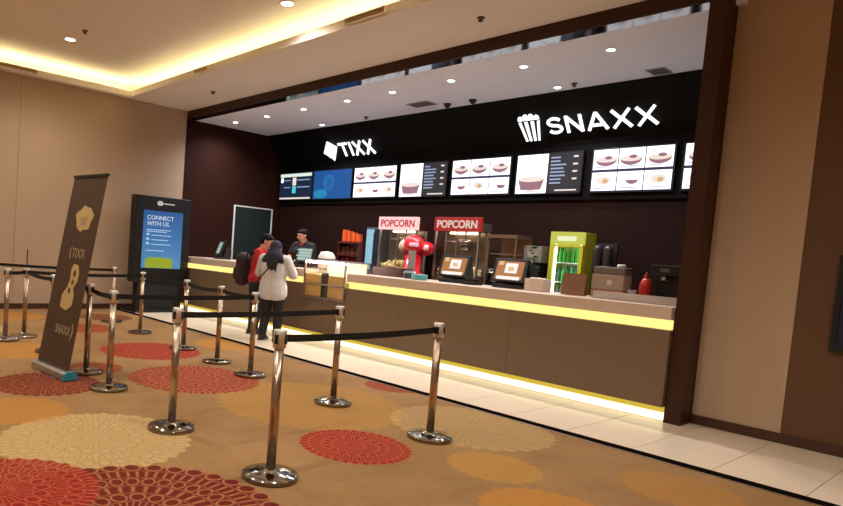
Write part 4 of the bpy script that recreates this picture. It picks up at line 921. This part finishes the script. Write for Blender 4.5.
def face_parts(par, c, R_, sc=(1, 1, 1)):
    P = lambda x, y, z: V(c)+R_ @ V((x, y, z))
    SC = lambda mb: [setattr(mb, 'v', [(x*sc[0], y*sc[1], z*sc[2]) for x, y, z in mb.v])]
    a = MB()
    for s_ in (-1, 1): a.ball(P(s_*.033, .083, .006), .013, .009, .007, 10, R_.to_4x4())
    SC(a); a.build('eyes', mat('eye_white', srgb(228, 222, 214), .3), par)
    a = MB()
    for s_ in (-1, 1): a.ball(P(s_*.033, .0905, .006), .0055, .003, .0055, 8, R_.to_4x4())
    SC(a); a.build('pupils', mat('eye_dark', srgb(30, 20, 16), .2), par)
    a = MB()
    for s_ in (-1, 1): a.cap(P(s_*.016, .094, .036), P(s_*.05, .084, .037), .004, .003, 6)
    SC(a); a.build('eyebrows', mat('hair_black', srgb(13, 10, 9), .75, spec=.2), par)
    a = MB(); a.ball(P(0, .093, -.062), .024, .006, .008, 10, R_.to_4x4()); SC(a); a.build('lips', mat('lips', srgb(150, 84, 76), .5), par)
M_skin = mat('skin_tan', srgb(206, 150, 120), .55, noise=.05, nscale=20)
M_hair = mat('hair_black', srgb(13, 10, 9), .75, spec=.2)

def make_person(label, loc, rz, H_, wide, J, outfit):
    """J: joints in metres for a 1.75 m figure facing +Y; built as one skin surface, clothing as children"""
    k = H_/1.75; sc = (k*wide, k*wide, k)
    hc = V(J['head']); R_ = head_rot(*J['look']); nk = V(J['neck']); ch = V(J['chest']); wa = V(J['waist']); pv = V(J['pelvis'])
    b = MB()
    add_head(b, hc, R_); b.cap(nk-V((0, 0, .04)), hc+R_ @ V((0, -.015, -.07)), .06, .054)
    def torso(mb, g):
        for s_ in (-1, 1):
            mb.cap(pv+V((s_*.075, 0, 0)), wa+V((s_*.06, 0, 0)), .115+g, .10+g); mb.cap(wa+V((s_*.06, 0, 0)), ch+V((s_*.075, 0, 0)), .10+g, .112+g)
            mb.cap(ch+V((s_*.08, 0, .02)), nk+V((s_*.05, -.01, -.07)), .105+g, .065+g); mb.cap(nk+V((s_*.04, 0, -.05)), V(J['sh'][s_]), .06+g, .058+g)
    torso(b, 0)
    for s_ in (-1, 1):
        sh, el, wr = V(J['sh'][s_]), V(J['el'][s_]), V(J['wr'][s_])
        b.cap(sh, el, .055, .043); b.cap(el, el.lerp(wr, .35), .043, .044); b.cap(el.lerp(wr, .35), wr, .044, .028)
        d = (wr-el).normalized(); hand(b, wr, J.get('hd', {}).get(s_, d), J.get('thumb', {}).get(s_, s_), J.get('pn', {}).get(s_, (-s_, 0, -.3)), 1.0, J.get('curl', {}).get(s_, .5))
        hp, kn, an = V(J['hip'][s_]), V(J['kn'][s_]), V(J['an'][s_])
        b.cap(hp, kn, .092, .058); b.cap(kn, kn.lerp(an, .35), .058, .06); b.cap(kn.lerp(an, .35), an, .06, .04); b.cap(an+V((0, -.03, -.04)), an+V((0, .13, -.05)), .035, .03)
    body = remesh(b, 'person', M_skin, .0075, 3, sc)
    p = bpy.data.objects.new('person', body); COL.objects.link(p); p.location = loc; p.rotation_euler = (0, 0, rz); tag(p, label, 'person', None)
    face_parts(p, hc, R_, sc)
    # top
    g = outfit['ease']; t_ = MB(); torso(t_, g)
    hem = outfit['hem']
    for s_ in (-1, 1):
        t_.cap(pv+V((s_*.075, 0, .02)), V((pv.x+s_*.08, pv.y, hem+.1)), .118+g, .125+g)
        sh, el, wr = V(J['sh'][s_]), V(J['el'][s_]), V(J['wr'][s_]); q = outfit['sleeve']
        if q <= .5: t_.cap(sh, sh.lerp(el, q*2), .06+g, .058+g)
        else: t_.cap(sh, el, .06+g, .05+g); t_.cap(el, el.lerp(wr, (q-.5)*2), .05+g, .036+g)
    me = remesh(t_, 'top', outfit['top'], .011, 4, sc); child(outfit.get('topname', 'shirt'), me, p)
    l_ = MB()
    for s_ in (-1, 1):
        hp, kn, an = V(J['hip'][s_]), V(J['kn'][s_]), V(J['an'][s_])
        l_.cap(pv+V((s_*.07, 0, .04)), hp, .125, .112); l_.cap(hp, kn, .11, .08); l_.cap(kn, an+V((0, 0, .0)), .08, .064)
    child('trousers', remesh(l_, 'trousers', outfit['legs'], .011, 4, sc), p)
    for s_ in (-1, 1):
        an = V(J['an'][s_]); q = MB(); q.cap(an+V((0, -.035, -.035)), an+V((0, .0, -.03)), .045, .05); q.cap(an+V((0, .0, -.04)), an+V((0, .15, -.052)), .045, .034)
        q.box(an.x-.043, an.x+.043, an.y-.085, an.y+.185, an.z-.09, an.z-.062, .01)
        child('shoe', remesh(q, 'shoe', outfit['shoe'], .008, 2, sc), p)
    return p, sc, hc, R_, nk

STAND = dict(neck=(0, 0, 1.49), chest=(0, .01, 1.29), waist=(0, .0, 1.08), pelvis=(0, 0, .95), hip={-1: (-.09, 0, .90), 1: (.09, 0, .90)}, kn={-1: (-.10, .015, .49), 1: (.10, .015, .49)}, an={-1: (-.10, -.01, .09), 1: (.11, -.01, .09)}, sh={-1: (-.185, 0, 1.42), 1: (.185, 0, 1.42)})
black_cloth = mat('cloth_black', srgb(28, 24, 26), .85, noise=.15, nscale=30)
# --- woman in grey, seen from behind
J = dict(STAND); J.update(head=(.0, .03, 1.62), look=(math.radians(-8), math.radians(-10)), el={-1: (-.27, .06, 1.16), 1: (.28, .08, 1.17)}, wr={-1: (-.14, .24, 1.12), 1: (.17, .27, 1.20)}, pn={-1: (.2, -.2, -1), 1: (-.2, -.2, -1)}, thumb={-1: -1, 1: 1}, kn={-1: (-.10, .02, .49), 1: (.10, .03, .49)}, an={-1: (-.11, -.06, .09), 1: (.10, .02, .09)})
grey = mat('sweater_grey', srgb(204, 200, 198), .9, noise=.1, nscale=25, bump=.3, bscale=150)
p, sc, hc, R_, nk = make_person('woman in a loose grey sweater and navy headscarf seen from behind at the counter', (-8.70, 6.90, .0), math.radians(28), 1.74, 1.14, J, dict(ease=.03, hem=.74, sleeve=.97, top=grey, topname='sweater', legs=black_cloth, shoe=mat('shoe_black', srgb(24, 22, 22), .6)))
hj = MB(); P = lambda x, y, z: hc+R_ @ V((x, y, z)); M4 = R_.to_4x4()
hj.ball(P(0, -.022, .028), .094, .104, .106, 18, M4); hj.cap(P(0, -.04, -.05), nk+V((0, -.03, -.02)), .098, .11); hj.cap(nk+V((0, -.04, 0)), nk+V((0, -.06, -.16)), .12, .11)
for s_ in (-1, 1): hj.cap(nk+V((s_*.05, -.02, -.01)), nk+V((s_*.12, -.03, -.08)), .10, .085)
hj.cap(nk+V((.04, -.07, -.12)), nk+V((.08, -.10, -.28)), .075, .03); hj.cap(nk+V((0, .06, -.03)), nk+V((0, .09, -.13)), .09, .07)
child('headscarf', remesh(hj, 'headscarf', mat('scarf_navy', srgb(36, 34, 52), .85, noise=.15, nscale=12), .011, 5, sc), p)
# crossbody strap and bag
sp_ = MB(); pts = []
for u in range(15):
    q = u/14; an = math.radians(20+q*140)
    pts.append(((.17-.43*q)*sc[0], (-.16-.045*math.sin(q*PI))*sc[1], (1.50-.56*q)*sc[2]))
sp_.tube(pts, .013, 6); child('bag_strap', sp_.mesh('bag_strap', M_soft), p)
bg = MB(); bg.box(-.40, -.30, -.14, .14, .78, 1.0, .03); o = child('shoulder_bag', bg.mesh('shoulder_bag', M_soft), p)
# --- man in red, bent over the counter
J = dict(STAND); J.update(neck=(0, .06, 1.48), chest=(0, .04, 1.28), head=(0, .13, 1.60), look=(math.radians(-5), math.radians(-28)), sh={-1: (-.19, .04, 1.41), 1: (.19, .04, 1.41)}, el={-1: (-.25, .12, 1.14), 1: (.25, .12, 1.14)}, wr={-1: (-.12, .36, 1.20), 1: (.10, .36, 1.20)}, pn={-1: (.6, 0, .5), 1: (-.6, 0, .5)}, thumb={-1: -1, 1: 1}, curl={-1: .7, 1: .7})
red_c = mat('shirt_red', srgb(176, 28, 32), .8, noise=.1, nscale=20)
p, sc, hc, R_, nk = make_person('man in a red t-shirt with bowed head standing left of the woman in grey', (-9.50, 7.13, 0), math.radians(-48), 1.88, 1.1, J, dict(ease=.014, hem=.86, sleeve=.34, top=red_c, topname='shirt', legs=mat('jeans_dark', srgb(34, 32, 40), .85), shoe=mat('shoe_brown', srgb(46, 34, 28), .6)))
def hair_cap(p, hc, R_, sc, mm):
    P = lambda x, y, z: hc+R_ @ V((x, y, z)); h = MB(); M4 = R_.to_4x4()
    h.ball(P(0, -.022, .05), .084, .098, .085, 16, M4); h.ball(P(0, -.045, .0), .080, .075, .09, 14, M4); h.cap(P(-.045, .048, .088), P(.045, .048, .088), .024, .024)
    for s_ in (-1, 1): h.cap(P(s_*.074, .0, .05), P(s_*.076, -.005, .01), .014, .01)
    child('hair', remesh(h, 'hair', mm, .009, 2, sc), p)
hair_cap(p, hc, R_, sc, M_hair)
man = p
# backpack on his back
bkr = Matrix.Rotation(math.radians(-48), 4, 'Z')
bk = thing('backpack', 'dark maroon backpack on the back of the man in red', 'backpack', Vector((-9.50, 7.13, 0))+(bkr @ V((0, -.27, 1.0))), math.radians(-48))
M_bk = mat('backpack_maroon', srgb(44, 24, 26), .8, noise=.15, nscale=20)
a = MB(); a.cap((-.1, 0, .0), (-.1, 0, .38), .13, .12); a.cap((.1, 0, .0), (.1, 0, .38), .13, .12); a.cap((-.1, 0, .40), (.1, 0, .40), .10, .10); child('pack_body', remesh(a, 'pack_body', M_bk, .012, 4), bk)
a = MB(); a.cap((-.08, -.1, .06), (-.08, -.1, .16), .08, .07); a.cap((.08, -.1, .06), (.08, -.1, .16), .08, .07); child('front_pocket', remesh(a, 'front_pocket', M_bk, .012, 4), bk)
for s_ in (-1, 1):
    a = MB(); a.tube([(s_*.13, .08, .46), (s_*.15, .18, .535), (s_*.155, .30, .53), (s_*.16, .42, .44), (s_*.165, .43, .25), (s_*.19, .34, .08), (s_*.18, .12, .0)], .016, 6); a.build('strap', M_bk, bk)
# --- phone held by the man
ph = MB(); ph.box(-.036, .036, -.005, .005, -.075, .075, .004)
po = ph.build('phone', mat('phone_dark', srgb(30, 30, 34), .2)); po.location = Vector((-9.50, 7.13, 0))+bkr @ V((-.02, .49, 1.33)); po.rotation_euler = (math.radians(-40), 0, math.radians(-48)); tag(po, 'small dark phone held by the man in red', 'phone')
# --- cashier behind the counter
J = dict(STAND); J.update(head=(0, .06, 1.62), look=(math.radians(-22), math.radians(-16)), el={-1: (-.28, .05, 1.16), 1: (.27, .07, 1.16)}, wr={-1: (-.20, .28, 1.14), 1: (.12, .30, 1.17)}, pn={-1: (.2, 0, -1), 1: (-.2, 0, -1)}, thumb={-1: -1, 1: 1}, curl={-1: .35, 1: .35})
p, sc, hc, R_, nk = make_person('dark-haired cashier in a black shirt with red collar looking down behind the counter', (-10.5, 9.1, .2), math.radians(190), 1.86, 1.12, J, dict(ease=.014, hem=.84, sleeve=.3, top=black_cloth, topname='shirt', legs=black_cloth, shoe=MATS['shoe_black']))
hair_cap(p, hc, R_, sc, M_hair)
P = lambda x, y, z: hc+R_ @ V((x, y, z))
a = MB()
for s_ in (-1, 1): a.cap(nk+V((s_*.05, .03, -.02)), nk+V((s_*.02, .085, -.07)), .022, .016)
child('collar', remesh(a, 'collar', mat('collar_red', srgb(166, 50, 44), .8), .007, 2, sc), p)
